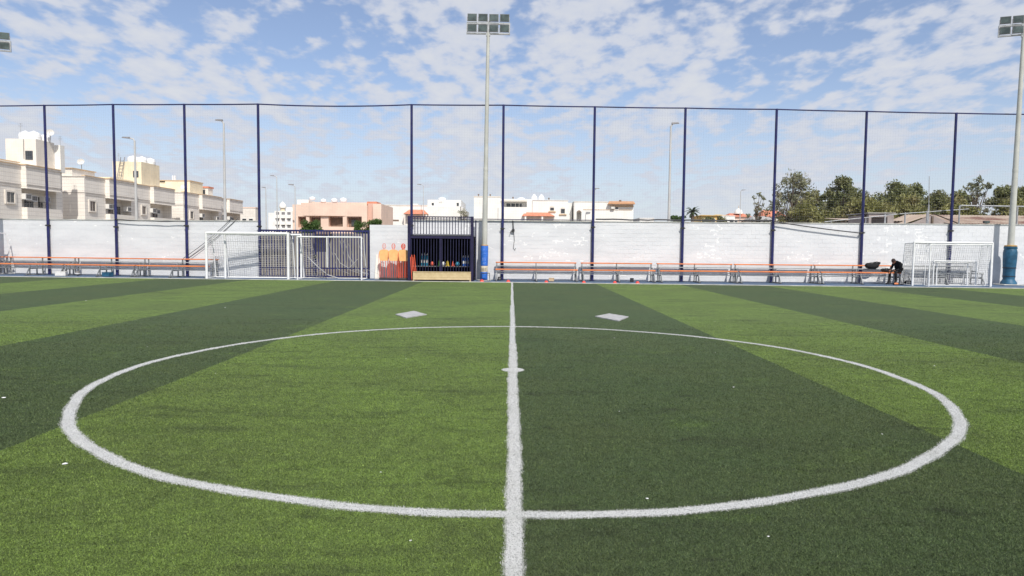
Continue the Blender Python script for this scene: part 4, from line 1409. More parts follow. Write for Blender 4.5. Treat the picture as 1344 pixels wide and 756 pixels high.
def row_house(y0, y1, bays, wins, acs, lab, end_depth=-52):
    t = thing('row_house', lab, 'house', (0, 0, 0), 0, 'stone clad houses along the street')
    t.location = (FX, y0, 0)
    ox, oy = FX, y0
    def B(mb, name, mt, p=t, **k):
        mb.v = [(x - ox, y - oy, z) for x, y, z in mb.v]
        return mb.build(name, mt, p, **k)
    w = MB()
    w.box(end_depth, FX, y0, y1, 0, 4.3)
    w.box(end_depth, FX - .95, y0, y1, 4.3, 5.8)
    cuts = [y0] + [v for b in bays for v in b] + [y1]
    for i in range(0, len(cuts), 2):
        if cuts[i + 1] - cuts[i] > .02:
            w.box(FX - .95, FX, cuts[i], cuts[i + 1], 4.3, 5.8)
    w.box(end_depth, FX, y0, y1, 5.8, 7.5)
    B(w, 'wall', 'clad')
    for a, b in bays:
        B(MB().box(FX, BX, a, b, 5.78, 7.52), 'bay', 'clad')
        B(MB().box(FX, BX, a, b, 2.4, 4.34), 'balcony_front', 'clad')
        B(MB().box(BX, BX + .07, a - .07, b + .07, 7.38, 7.47), 'cornice', 'cornice')
        B(MB().box(FX + .002, BX + .05, a - .05, b + .05, 7.521, 7.60), 'coping', 'trim')
        B(MB().box(BX, BX + .04, a, b, 6.02, 6.09), 'string_course', 'cornice')
        B(MB().box(BX, BX + .05, a - .05, b + .05, 5.74, 5.81), 'bay_trim', 'cream2')
    for i in range(0, len(cuts), 2):
        a, b = cuts[i] + .08, cuts[i + 1] - .08
        if b - a > .1:
            B(MB().box(FX, FX + .06, a, b, 7.36, 7.45), 'cornice', 'cornice')
            B(MB().box(FX, FX + .035, a, b, 6.02, 6.09), 'string_course', 'cornice')
            B(MB().box(FX, FX + .035, a, b, 5.84, 5.87), 'string_course', 'cornice')
            B(MB().box(FX - .3, FX + .04, a, b, 7.502, 7.58), 'coping', 'trim')
    B(MB().box(end_depth, FX - .002, y0 - .05, y0, 7.40, 7.48), 'cornice', 'cornice')
    B(MB().box(end_depth, FX - .002, y0 - .03, y0, 6.02, 6.09), 'string_course', 'cornice')
    class P: pass
    def shift(fn, *a, **k):
        before = set(bpy.data.objects)
        fn(t, *a, **k)
        for o in set(bpy.data.objects) - before:
            for v in o.data.vertices:
                v.co.x -= ox
                v.co.y -= oy
    for wdw in wins:
        shift(yz_window, *wdw)
    for a in acs:
        shift(yz_ac, *a)
    return t, B

ha_, B1 = row_house(41.0, 57.8, [(44.4, 48.6), (53.0, 57.0)],
                    [(42.6, 43.4, 4.6, 5.5), (51.35, 52.15, 4.62, 5.38), (54.6, 55.6, 4.4, 5.4, FX - .94, False), (56.2, 56.7, 4.5, 5.3, FX - .94, False), (45.6, 46.6, 4.4, 5.4, FX - .94, False)],
                    [(53.0, 4.95), (54.0, 4.88, FX - .9), (55.5, 4.9, FX - .9), (44.6, 4.95)],
                    'stone clad house with pale rooftop tower, the first of the row beside the wall')
tw = B1(MB().box(-39.85, -37.46, 55.0, 57.2, 7.4, 9.78), 'stair_tower', 'cream2')
B1(MB().box(-38.3, -37.72, 54.97, 55.0, 8.15, 8.85), 'window', 'pane', tw)
B1(MB().box(-37.45, -36.98, 57.2, 57.75, 7.4, 9.62), 'tower_pier', 'bwhite', tw)
B1(MB().box(-44, -38.6, 50.4, 54.6, 7.4, 7.86), 'roof_parapet', 'bwhite')
B1(MB().box(-44.05, -38.52, 50.3, 54.7, 7.862, 7.93), 'roof_coping', 'trim')
B1(MB().tube([(-38.4, 54.96, 9.75), (-38.4, 54.95, 8.2)], .02, 5), 'conduit', 'steelgrey', tw)
def tanks(lst, lab, grp):
    for x, y, z, r, h in lst:
        t = thing('water_tank', lab, 'tank', (x, y, z), 0, grp)
        MB().lathe([(r * .96, 0), (r, .05), (r, h * .35), (r * 1.03, h * .37), (r * 1.03, h * .42), (r, h * .44), (r * .98, h * .7), (r * .8, h * .86), (r * .45, h * .97), (r * .2, h)], n=18).build('tank_body', 'tank', t, True)
        MB().lathe([(r * .22, h), (r * .22, h * 1.06), (r * .1, h * 1.08)], n=12).build('lid', 'tank', t, True)
tanks([(-39.0, 56.1, 9.78, .48, .74), (-38.25, 56.0, 9.78, .48, .72), (-37.85, 56.7, 9.78, .38, .6)], 'white water tank on the tower of the first stone house', 'tanks on the first tower')
def antenna(x, y, z, h, lab):
    t = thing('antenna', lab, 'antenna', (x, y, z))
    MB().tube([(0, 0, 0), (0, 0, h)], .018, 5).build('mast', 'galv', t)
    for k in range(3):
        MB().tube([(-.18, 0, h - .05 - .12 * k), (.18, 0, h - .05 - .12 * k)], .010, 4).build('element', 'galv', t)
antenna(-38.75, 55.2, 9.78, 1.25, 'thin antenna beside the tanks of the first stone house')
antenna(-37.1, 57.4, 9.62, .75, 'short antenna on the pier of the first stone house tower')

def dish(x, y, z, lab, r=.30, rz=.3):
    t = thing('satellite_dish', lab, 'dish', (x, y, z), rz)
    MB().tube([(0, 0, 0), (0, 0, .55)], .03, 6).build('mast', 'galv', t, True)
    prof = [(.02, .0), (r * .4, .03), (r * .75, .10), (r, .19), (r * .99, .20), (r * .74, .115), (r * .4, .045), (.02, .012)]
    d = MB().lathe(prof, n=18)
    tl = Matrix.Rotation(R(65), 3, 'X')
    d.v = [tuple(tl @ Vector(p) + Vector((0, -.06, .62))) for p in d.v]
    d.build('reflector', 'ac', t, True)
    MB().tube([(0, -.1, .4), (0, -.55, .72)], .012, 5).build('feed_arm', 'galv', t)
dish(-36.98 - .25, 56.4, 9.78, 'satellite dish on the tower edge of the first stone house', .30, .5)
dish(-38.6, 62.6, 8.2, 'satellite dish on the roof of the second stone house')
dish(-38.0, 80.9, 7.58, 'satellite dish on the roof of the third stone house', .34, -.2)
hb_, B2 = row_house(60.8, 76.3, [(63.9, 68.2), (71.8, 76.2)],
                    [(61.45, 62.25, 4.5, 5.35), (65.9, 66.7, 4.3, 5.4, FX - .94, False), (70.1, 70.8, 4.62, 5.4), (67.3, 67.9, 4.2, 5.2, FX - .94, False), (74.0, 75.0, 4.4, 5.4, FX - .94, False)],
                    [(63.9, 4.82), (64.9, 4.85, FX - .9), (67.0, 4.75), (71.7, 4.85), (73.0, 4.8, FX - .9)],
                    'stone clad house with square cream tower and ladder, the second of the row')
tw = B2(MB().box(-41.2, -38.25, 72.0, 75.7, 7.4, 10.06), 'stair_tower', 'cream')
B2(MB().box(-39.1, -38.55, 71.97, 72.0, 8.45, 9.1), 'window', 'pane', tw)
B2(MB().box(-45, -38.4, 60.9, 64.2, 7.4, 8.12), 'roof_parapet', 'cream2')
B2(MB().box(-45.05, -38.3, 60.8, 64.3, 8.121, 8.2), 'roof_coping', 'trim')
B2(MB().box(-45, -38.0, 66, 70, 7.4, 7.9), 'roof_parapet', 'cream')
lad = MB()
for s in (0, .4):
    lad.bar((-40.6 + s, 71.4, 7.5), (-40.3 + s, 71.95, 10.5), .05)
for k in range(9):
    u = .08 + k * .1
    lad.bar((-40.6 + .3 * u, 71.4 + .55 * u, 7.5 + 3 * u), (-40.2 + .3 * u, 71.4 + .55 * u, 7.5 + 3 * u), .035)
lb = Vector((-40.4, 71.4, 7.5))
lad.v = [tuple(Vector(p) - lb) for p in lad.v]
tag(lad.build('ladder', 'steelgrey', loc=lb), 'metal ladder leaning on the square cream rooftop tower', 'ladder')
tanks([(-39.6, 73.0, 10.06, .55, .68), (-38.9, 73.4, 10.06, .5, .66), (-38.7, 74.7, 10.06, .5, .66)], 'white water tank on the square cream tower', 'tanks on the cream tower')
antenna(-40.9, 72.6, 10.06, .9, 'thin antenna on the square cream tower')

hc_, B3 = row_house(79.0, 95.5, [(83.0, 88.4), (91.0, 95.4)],
                    [(80.6, 81.3, 4.6, 5.4), (85.2, 86.0, 4.2, 5.3, FX - .94, False), (89.4, 90.1, 4.6, 5.4), (93.2, 94.2, 4.4, 5.3, FX - .94, False)],
                    [(83.1, 4.85), (87.2, 4.7), (91.2, 4.85), (92.4, 4.8, FX - .9)],
                    'stone clad house with low cream penthouse, the third of the row')
tw = B3(MB().box(-41.3, -38.35, 83.0, 86.4, 7.4, 9.12), 'penthouse', 'cream')
B3(MB().box(-43.2, -41.31, 83.2, 86.2, 7.4, 9.0), 'penthouse', 'cream')
B3(MB().box(-43.25, -38.28, 82.92, 86.5, 9.122, 9.2), 'roof_coping', 'trim', tw)
st = B3(MB().box(-39.3, -38.4, 88.0, 89.4, 7.4, 8.7), 'roof_hut', 'cream2')
B3(MB().box(-39.4, -38.3, 87.9, 89.5, 8.702, 8.9), 'hut_roof', 'rooft', st)
B3(MB().box(-39.05, -38.75, 87.97, 88.0, 7.9, 8.5), 'window', 'pane', st)
B3(MB().box(-40.75, -40.6, 83.6, 83.75, 9.2, 9.8), 'vent_pipe', 'tank')
B3(MB().box(-40.5, -40.35, 83.6, 83.75, 9.2, 9.8), 'vent_pipe', 'tank')

# ------------------------------------------------------------------ buildings beyond
def bld(name, lab, loc, cat='building', grp=None):
    return thing(name, lab, cat, loc, 0, grp)

def xz_window(parent, x0, x1, z0, z1, y, mt='pane', frame='bwhite2', sill=True):
    f = MB()
    f.box(x0 - .08, x0, y - .05, y, z0 - .08, z1 + .08)
    f.box(x1, x1 + .08, y - .05, y, z0 - .08, z1 + .08)
    f.box(x0, x1, y - .05, y, z1, z1 + .08)
    f.box(x0, x1, y - .09, y, z0 - .08, z0)
    w = f.build('window', frame, parent)
    MB().box(x0, x1, y - .02, y - .004, z0, z1).build('pane', mt, w)
    return w

t = bld('town_house', 'low pale pinkish house beyond the third stone house', (-38, 105, 0), 'house')
MB().box(-6, -.7, 0, 2, 0, 7.1).build('wall', 'cream2', t)
MB().box(-6.05, -.65, -.05, 2, 7.101, 7.25).build('coping', 'pink', t)
for x in (-3.6, -2.4, -1.4):
    xz_window(t, x - .3, x + .3, 4.4, 5.5, 0)

t = bld('apartment_block', 'far white apartment block with stacked balconies', (-54.0, 160, 0))
MB().box(-2.0, 3.6, 0, 10, 0, 8.9).build('wall', 'bwhite2', t)
MB().box(-.6, 3.6, -.02, 10, 8.901, 9.35).build('parapet', 'bwhite', t)
MB().box(1.5, 4.6, 2, 8, 9.0, 10.3).build('roof_block', 'bwhite', t)
for k in range(4):
    for x in (-.35, .95, 2.25):
        b = MB().box(x, x + .95, -.35, 0, 3.2 + 1.5 * k, 3.95 + 1.5 * k).build('balcony', 'bwhite', t)
        MB().box(x + .1, x + .85, -.03, -.004, 3.96 + 1.5 * k, 4.6 + 1.5 * k).build('window', 'steelgrey', b)
t = bld('minaret', 'domed top of a small minaret beyond the apartment block', (-58.6, 178, 0), 'minaret')
MB().lathe([(.75, 0), (.75, 9.6), (.95, 9.7), (.95, 10.0), (.62, 10.1), (.6, 10.9)], n=16).build('shaft', 'cream', t, True)
MB().lathe([(.85, 10.9), (.9, 11.05), (.88, 11.5), (.7, 11.95), (.35, 12.3), (.08, 12.45), (.02, 12.8)], n=16).build('dome', 'bwhite', t, True)

# pink building
t = bld('pink_house', 'salmon pink flat roofed house behind the barred gate', (-22.7, 90, 0), 'house')
holes = [(-5.0, -3.95, 3.9, 5.32), (-3.53, -2.05, 3.9, 5.35), (-1.05, .8, 4.05, 5.37), (1.3, 3.25, 4.0, 5.38)]
MB().holed(-5.7, 3.95, 0, 6.85, 0, .9, holes).build('wall', 'pink', t)
MB().box(-5.7, 3.95, .9, 10, 0, 6.85).build('rear_wall', 'pinkshade', t)
pts = [(-4.6, 0), (-3.2, -.35), (-1.5, -.5), (0.2, -.35), (1.6, 0)]
MB().prism_z([(-4.6, .02), (-3.3, -.24), (-1.6, -.34), (.1, -.24), (1.5, .02)], 5.42, 7.08).build('curved_parapet', 'pink', t)
MB().box(3.96, 4.66, .5, 10, 0, 7.1).build('side_wing', 'pinkshade', t)
MB().box(4.67, 5.75, .1, 9, 0, 7.05).build('side_wing', 'pink', t)
for a, b, z0, z1 in holes:
    f = MB().box(a + .1, b - .1, .86, .895, z0 + .05, z1 - .15).build('window', 'slat', t)
    n = max(3, int((b - a) / .28))
    for i in range(n):
        x = a + .12 + (b - a - .24) * i / (n - 1)
        MB().box(x - .025, x + .025, .80, .86, z0, z1).build('screen_bar', 'slat', f)
MB().box(1.75, 2.3, .7, .8, 4.15, 4.95).build('window', 'pane', t)
MB().box(-5.7, -4.2, 2, 5, 6.86, 7.6).build('roof_block', 'bwhite', t)
MB().box(-4.1, 3.3, 3, 8, 6.86, 7.35).build('roof_block', 'pink', t)
MB().box(3.3, 4.6, 3, 6, 7.11, 7.5).build('roof_block', 'rooft', t)
tanks([(-22.3, 92, 7.35, .45, .55), (-23.6, 92.4, 7.35, .4, .5), (-26.4, 92, 7.6, .4, .4), (-25.2, 93, 7.35, .35, .45)], 'white water tank on the pink house roof', 'tanks on the pink house')
# compound wall and street clutter behind the gate
t = tag(MB().box(-8, 7.5, 0, .25, 0, 2.55).build('compound_wall', 'beige', loc=(-14.6, 52, 0)), 'low grey beige compound wall seen through the barred gate', 'wall')
t = thing('awning', 'dark red awning seen above the barred gate', 'awning', (-14.0, 51.4, 0))
MB().add([(-.6, -.6, 2.50), (.6, -.6, 2.50), (.6, .55, 2.75), (-.6, .55, 2.75), (-.6, -.6, 2.46), (.6, -.6, 2.46), (.6, .55, 2.71), (-.6, .55, 2.71)],
         [(0, 1, 2, 3), (7, 6, 5, 4), (0, 4, 5, 1), (1, 5, 6, 2), (2, 6, 7, 3), (3, 7, 4, 0)]).build('canopy', 'slat', t)
for x in (-.55, .55):
    MB().tube([(x, -.55, 0), (x, -.55, 2.47)], .025, 6).build('pole', 'galv', t)

# white building with small red roof
t = bld('white_house', 'white flat roofed house with a small red hipped porch roof', (-14.5, 110, 0), 'house')
MB().box(-5.9, 6.3, 0, 12, 0, 7.95).build('wall', 'bwhite', t)
MB().box(-5.95, 1.05, -.06, 12, 7.951, 8.1).build('coping', 'cream2', t)
MB().box(1.1, 6.4, .3, 11, 7.952, 8.95).build('upper_storey', 'bwhite', t)
MB().prism_y([(6.4, 7.951), (7.2, 7.3), (7.2, 0), (6.32, 0)], .4, 8).build('stepped_end', 'bwhite2', t)
rf = MB().add([(-2.5, -1.4, 6.62), (1.3, -1.4, 6.62), (.55, -.02, 7.35), (-1.75, -.02, 7.35), (-2.5, -.02, 6.62), (1.3, -.02, 6.62)],
              [(0, 1, 2, 3), (0, 3, 4), (1, 5, 2), (0, 4, 5, 1)]).build('porch_roof', 'rooft', t)
for x in (-2.3, 1.1):
    MB().box(x - .12, x + .12, -1.3, -1.06, 0, 6.61).build('porch_column', 'cream2', t)
w1 = MB().box(-4.9, -3.4, -.02, -.003, 5.5, 5.75).build('window', 'slat', t)
MB().box(1.75, 2.1, .27, .30, 8.05, 8.45).build('window', 'pane', t)
MB().box(5.7, 6.05, .27, .3, 7.98, 8.5).build('window', 'pane', t)
MB().box(-1.2, -.4, .3, 1, 8.951 - .84, 8.3).build('roof_unit', 'ac', t)
MB().box(2.9, 3.4, .24, .30, 8.5, 8.8).build('roof_unit', 'ac', t)
tanks([(-11.3, 112, 8.952, .62, .5)], 'white water tank on the house with the red porch roof', None)

# big white villa, left part
t = bld('white_villa', 'large white villa with shaded balcony and red tiled awning', (0, 100, 0), 'house')
MB().box(-5.5, -1.7, 0, 12, 0, 8.75).build('wing', 'bwhite', t)
MB().box(-5.55, -1.68, -.06, 12, 8.751, 8.86).build('coping', 'cream2', t)
MB().holed(-1.69, 2.9, 0, 8.5, 0.3, 1.6, [(-1.6, 2.1, 7.35, 8.15)]).build('wall', 'bwhite', t)
MB().box(-1.69, 2.9, 1.61, 12, 0, 8.5).build('rear_wall', 'bwhite2', t)
xz_window(t, -.85, 1.4, 7.37, 7.95, 1.6, frame='bwhite2')
for x in (-.2, .45, 1.0):
    MB().box(x - .04, x + .04, 1.53, 1.57, 7.37, 7.95).build('mullion', 'bwhite', t)
MB().box(-2.0, 2.0, -.25, .28, 5.0, 7.33).build('balcony_front', 'bwhite', t)
MB().box(-1.7, 2.1, .15, .29, 8.16, 8.42).build('balcony_hood', 'cream2', t)
MB().box(2.91, 8.0, .1, 12, 0, 8.32).build('wing', 'bwhite', t)
MB().box(2.9, 8.05, .03, 12, 8.321, 8.42).build('coping', 'bwhite2', t)
for x, z0, z1 in ((5.45, 6.9, 7.3), (7.0, 6.5, 7.15)):
    w = xz_window(t, x, x + .55, z0, z1, .1, frame='cream2')
    arch = MB().prism_y([(x - .08, z1 + .08)] + [(x + .275 + .355 * math.cos(a), z1 + .08 + .22 * math.sin(a)) for a in [math.pi - math.pi * i / 8 for i in range(9)]][1:], .04, .1)
    arch.build('arch', 'cream2', w)
    MB().box(x - .25, x + .8, -.05, .1, z0 - .26, z0 - .10).build('sill', 'trim', w)
MB().add([(1.4, -1.0, 6.05), (6.1, -1.0, 6.05), (5.2, .08, 6.6), (1.8, .08, 6.6), (1.4, .08, 6.05), (6.1, .08, 6.05)],
         [(0, 1, 2, 3), (0, 3, 4), (1, 5, 2), (0, 4, 5, 1)]).build('awning_roof', 'rooft', t)
for x in (1.9, 4.3):
    MB().box(x - .12, x + .12, -.9, -.66, 0, 6.045).build('awning_column', 'bwhite', t)
MB().box(7.98, 8.7, 1.6, 10, 0, 8.1).build('link_wall', 'bwhite2', t)
for x, lab in ((3.2, 'pointed'), (4.25, 'pointed')):
    MB().lathe([(.42, 8.42), (.46, 8.5), (.46, 8.75), (.40, 8.95), (.22, 9.2), (.03, 9.38)], c=(x, 2, 0), n=14).build('roof_cap', 'tank', t, True)
MB().lathe([(.6, 8.5), (.6, 8.62), (.45, 8.78), (.2, 8.86)], c=(1.3, 2, 0), n=16).build('roof_dome', 'tank', t, True)
for x, z in ((-4.9, 8.86), (-3.2, 8.86), (.1, 8.5), (5.3, 8.42)):
    MB().lathe([(.07, z), (.07, z + .2), (.13, z + .22), (.1, z + .36)], c=(x, 1, 0), n=8).build('vent', 'slat', t, True)

t = bld('white_villa', 'long white villa with a brown edged roof terrace and arched recess', (13.2, 100, 0), 'house')
MB().holed(-4.3, 4.2, 0, 8.15, 0, 1.2, [(-3.95, -3.25, 3.0, 6.7)]).build('wall', 'bwhite', t)
MB().box(-4.3, 4.2, 1.21, 10, 0, 8.15).build('rear_wall', 'bwhite2', t)
MB().prism_y([(-3.95, 6.7), (-3.86, 6.85), (-3.6, 6.98), (-3.34, 6.85), (-3.25, 6.7)], -.015, -.003).build('arch_shade', 'slat', t)
MB().box(-4.35, .5, -.05, 9, 8.151, 8.25).build('coping', 'cream2', t)
MB().add([(.45, -.7, 8.02), (4.3, -.7, 8.02), (4.3, .6, 8.36), (.8, .6, 8.36), (.45, -.7, 7.86), (4.3, -.7, 7.86), (4.3, -.003, 7.86), (.45, -.003, 7.86)],
         [(0, 1, 2, 3), (4, 5, 1, 0), (5, 6, 2, 1), (7, 6, 5, 4)]).build('terrace_roof', 'roofo', t)
MB().box(.9, 4.22, -.06, -.003, 7.50, 7.70).build('terrace_band', 'trim', t)
MB().box(-3.0, 4.0, -.04, -.003, 7.03, 7.10).build('string_course', 'trim', t)
a = MB().box(.95, 1.45, -.4, -.01, 7.2, 7.5).build('air_conditioner', 'ac', t)
xz_window(t, 1.6, 2.0, 7.15, 7.48, 0)
MB().box(2.2, 2.5, .3, .6, 8.2, 8.5).build('vent', 'slat', t)

# far low houses on the right
def far_house(x0, x1, y, z, mt, lab, roof=None, roofh=.5, d=8, wins=2):
    t = bld('low_house', lab, ((x0 + x1) / 2, y, 0), 'house', 'low houses far beyond the right wall')
    w = (x1 - x0) / 2
    MB().box(-w, w, 0, d, 0, z).build('wall', mt, t)
    if roof:
        MB().add([(-w - .3, -.4, z + .002), (w + .3, -.4, z + .002), (w + .3, d, z + .002), (-w - .3, d, z + .002), (-w + .8, d * .4, z + roofh), (w - .8, d * .4, z + roofh)],
                 [(0, 1, 5, 4), (1, 2, 5), (2, 3, 4, 5), (3, 0, 4), (3, 2, 1, 0)]).build('roof', roof, t)
    else:
        MB().box(-w - .05, w + .05, -.06, d, z + .001, z + .15).build('coping', 'bwhite2', t)
    for i in range(wins):
        x = -w + 2 * w * (i + .5) / wins
        xz_window(t, x - .4, x + .4, z - 1.7, z - .7, 0)
far_house(27.5, 30.6, 150, 7.95, 'bwhite2', 'tiny white house end far beyond the wall by the villa')
far_house(40.8, 44.2, 150, 8.7, 'yellowb', 'far yellow house beside the palm tree', 'yellowb', .3)
far_house(44.6, 47.4, 148, 8.5, 'bwhite', 'far white house with flat yellow roof edge')
far_house(44.9, 47.3, 153, 8.9, 'bwhite2', 'far house with shallow yellow roof behind the white one', 'yellowb', .35)
far_house(47.6, 52.2, 152, 8.6, 'pink', 'far pinkish house with red roof below the thin street lamp', 'rooft', .9)
far_house(50.4, 54.7, 145, 7.7, 'greyroof', 'far grey sheet roofed hall before the red roofed house', 'greyroof', .9)
far_house(54.4, 59.0, 150, 8.6, 'bwhite', 'far white walled house with red roof beside the sparse tree', 'rooft', 1.6)
t = thing('roof_dome', 'small white dome on the far pinkish house', 'dome', (49.9, 153.5, 9.3))
MB().lathe([(.9, 0), (.9, .2), (.75, .7), (.4, 1.05), (.05, 1.2)], n=14).build('dome', 'bwhite', t, True)
MB().tube([(0, 0, 1.15), (0, 0, 1.8)], .05, 5).build('finial', 'trim', t)

# sheds right behind the wall on the right
t = thing('tin_shed', 'gabled shed with rusty corrugated roof behind the wall before the trees', 'shed', (27.2, 45, 0))
MB().prism_y([(-1.55, 0), (1.3, 0), (1.3, 3.45), (.0, 3.98), (-1.55, 3.35)], .1, .25).build('gable_wall', 'shedwall', t)
# long roof slope seen side on, ribs modelled
def corr(p00, p10, p11, p01, n, amp):
    p00, p10, p11, p01 = map(Vector, (p00, p10, p11, p01))
    nr = (p10 - p00).cross(p01 - p00).normalized()
    vs, fs = [], []
    for i in range(n * 4 + 1):
        u = i / (n * 4)
        dz = nr * amp * math.sin(i * math.pi / 2)
        vs += [p00 * (1 - u) + p10 * u + dz, p01 * (1 - u) + p11 * u + dz]
    for i in range(n * 4):
        fs.append((2 * i, 2 * i + 2, 2 * i + 3, 2 * i + 1))
    return MB().add(vs, fs)
corr((.9, -.35, 3.42), (14, -.35, 3.42), (14, 3.2, 4.14), (-.05, 3.2, 4.14), 66, .022).build('roof_sheet', 'rust', t)
corr((-2.1, 0, 3.30), (-2.1, 3.2, 3.30), (-.05, 3.2, 4.10), (-.05, 0, 4.03), 16, .02).build('roof_sheet', 'rust', t)
MB().add([(-.05, -.02, 4.04), (1.35, -.40, 3.40), (1.35, -.44, 3.48), (-.05, -.06, 4.10)], [(0, 1, 2, 3)]).build('verge_board', 'bark', t)
MB().box(.9, 14, .1, .25, 0, 3.38).build('side_wall', 'shedwall', t)
MB().box(-.06, .06, .02, .09, 2.8, 3.9).build('gable_post', 'bark', t)
t = thing('tin_shed', 'low shed with flat rusty roof between the trees and the gabled shed', 'shed', (24.2, 46, 0))
MB().box(-1.6, 1.6, .2, 4, 0, 3.55).build('wall', 'shedwall', t)
corr((-1.8, 0, 3.6), (1.9, 0, 3.6), (1.9, 4, 3.92), (-1.8, 4, 3.92), 18, .02).build('roof_sheet', 'rust', t)
t = thing('tin_shed', 'dark grey block shed behind the wall beside the fifth bench', 'shed', (21.75, 41, 0))
MB().holed(-.75, .72, 0, 3.82, 0, .2, [(-.6, .35, 3.1, 3.62)]).build('wall', 'shedwall', t)
MB().box(-.75, .72, .9, 2.5, 0, 3.75).build('rear_wall', 'shedwall', t)
MB().box(-.85, .8, -.08, 2.6, 3.83, 3.88).build('roof_sheet', 'greyroof', t)
MB().box(.15, .25, -.03, -.003, 3.1, 3.9).build('post', 'galv', t)
# pipe frame along the yard
t = thing('pipe_railing', 'grey pipe railing rising above the wall in front of the trees', 'railing', (20.5, 38.2, 0))
rail = [(-3.4, 3.35), (-1.0, 3.6), (1.0, 3.82), (3.1, 3.98), (5.1, 4.13), (7.0, 4.3)]
sc_ = [(p[0] * 38.2 / 41 * 1.0, p[1]) for p in rail]
MB().tube([(x - .2, 0, z - .15) for x, z in sc_[:-1]] + [(4.0, 0, 4.12)], .022, 6).build('rail', 'galv', t, True)
MB().tube([(4.05, 0, 4.16), (9.5, 0, 4.12)], .04, 6).build('rail', 'galv', t, True)
for x, h in ((-3.0, 3.3), (-1.1, 3.42), (1.05, 3.75), (2.25, 3.86), (4.02, 4.16), (7.2, 4.14)):
    MB().tube([(x, 0, 0), (x, 0, h)], .04 if x > 0 else .025, 8).build('post', 'galv', t, True)
t = thing('radio_mast', 'thin bare mast rising before the trees behind the gabled shed', 'mast', (24.8, 41.5, 0))
MB().tube([(0, 0, 0), (0, 0, 4.4)], .045, 6).build('mast', 'galv', t)
MB().tube([(0, 0, 4.4), (-.05, 0, 6.1)], .02, 6).build('mast_tip', 'galv', t)

# ------------------------------------------------------------------ street lamps
def street_lamp(x, y, h, lab, side=-1, r=.09, arm=.6):
    t = thing('street_lamp', lab, 'street lamp', (x, y, 0), 0, 'street lamps beyond the wall')
    MB().lathe([(r * 1.3, 0), (r * 1.25, h * .3), (r * .75, h)], n=10).build('pole', 'spole', t, True)
    MB().tube([(0, 0, h - .05), (side * .12, 0, h + .14), (side * arm, 0, h + .2)], r * .6, 8).build('arm', 'spole', t, True)
    hd = MB()
    hd.add([(side * arm * .9, -.13, h + .16), (side * (arm + .62), -.11, h + .22), (side * (arm + .62), .11, h + .22), (side * arm * .9, .13, h + .16),
            (side * arm * .9, -.09, h + .3), (side * (arm + .55), -.06, h + .32), (side * (arm + .55), .06, h + .32), (side * arm * .9, .09, h + .3)],
           [(3, 2, 1, 0), (4, 5, 6, 7), (0, 1, 5, 4), (1, 2, 6, 5), (2, 3, 7, 6), (3, 0, 4, 7)])
    hd.build('lamp_head', 'steelgrey', t)
street_lamp(-24.75, 60, 12.0, 'grey street lamp standing before the third stone house', -1, .10, .0001 + .1)
street_lamp(-32.4, 60, 10.45, 'grey street lamp standing before the second stone house', -1, .10, .45)
street_lamp(13.5, 60, 12.1, 'grey street lamp behind the wall between the white villas and the palm', 1, .10, .08)
street_lamp(-40.5, 120, 13.2, 'distant street lamp beside the white apartment block, the taller one', -1, .09, .5)
street_lamp(-42.4, 120, 11.2, 'distant street lamp beside the white apartment block, the shorter one', -1, .09, .1)
street_lamp(-26.8, 86, 9.7 - .9, 'thin street lamp before the pink house', -1, .06, .2)
street_lamp(-13.75, 108, 10.9, 'thin street lamp before the white house with red porch roof', -1, .05, .4)
street_lamp(11.45, 97, 9.6, 'thin street lamp before the long white villa', 1, .06, .05)
street_lamp(39.3, 120, 11.5, 'thin street lamp above the far low houses', 1, .08, .2)

# ------------------------------------------------------------------ vegetation
def leaves(name, centres, n, spread, size, mt, parent, squash=0.8, droop=0.0, seed=0):
    r_ = np.random.default_rng(seed)
    c = np.array([p[:3] for p in centres], float)
    wgt = np.array([p[3] for p in centres], float)
    k = r_.choice(len(c), n, p=wgt / wgt.sum())
    sp = np.array([p[4] if len(p) > 4 else spread for p in centres])[k]
    d = r_.normal(0, 1, (n, 3))
    d /= np.linalg.norm(d, axis=1)[:, None]
    rad = r_.random(n) ** 0.45
    p = c[k] + d * (rad * sp)[:, None] * np.array([1, 1, squash])
    a = r_.normal(0, 1, (n, 3)); a /= np.linalg.norm(a, axis=1)[:, None]
    a[:, 2] -= droop
    b = np.cross(a, r_.normal(0, 1, (n, 3))); b /= np.linalg.norm(b, axis=1)[:, None]
    s = size * (0.6 + 0.8 * r_.random(n))[:, None]
    v = np.stack([p - a * s, p + b * s * .42, p + a * s, p - b * s * .42], 1).reshape(-1, 3)
    f = np.arange(4 * n).reshape(-1, 4)
    me = bpy.data.meshes.new(name)
    me.from_pydata(v.tolist(), [], f.tolist())
    at = me.attributes.new('tint', 'FLOAT', 'FACE')
    at.data.foreach_set('value', (0.35 * r_.random(n) + 0.65 * r_.random(len(c))[k]).astype(np.float32))
    me.materials.append(MT[mt])
    o = bpy.data.objects.new(name, me)
    col.objects.link(o)
    o.parent = parent
    return o

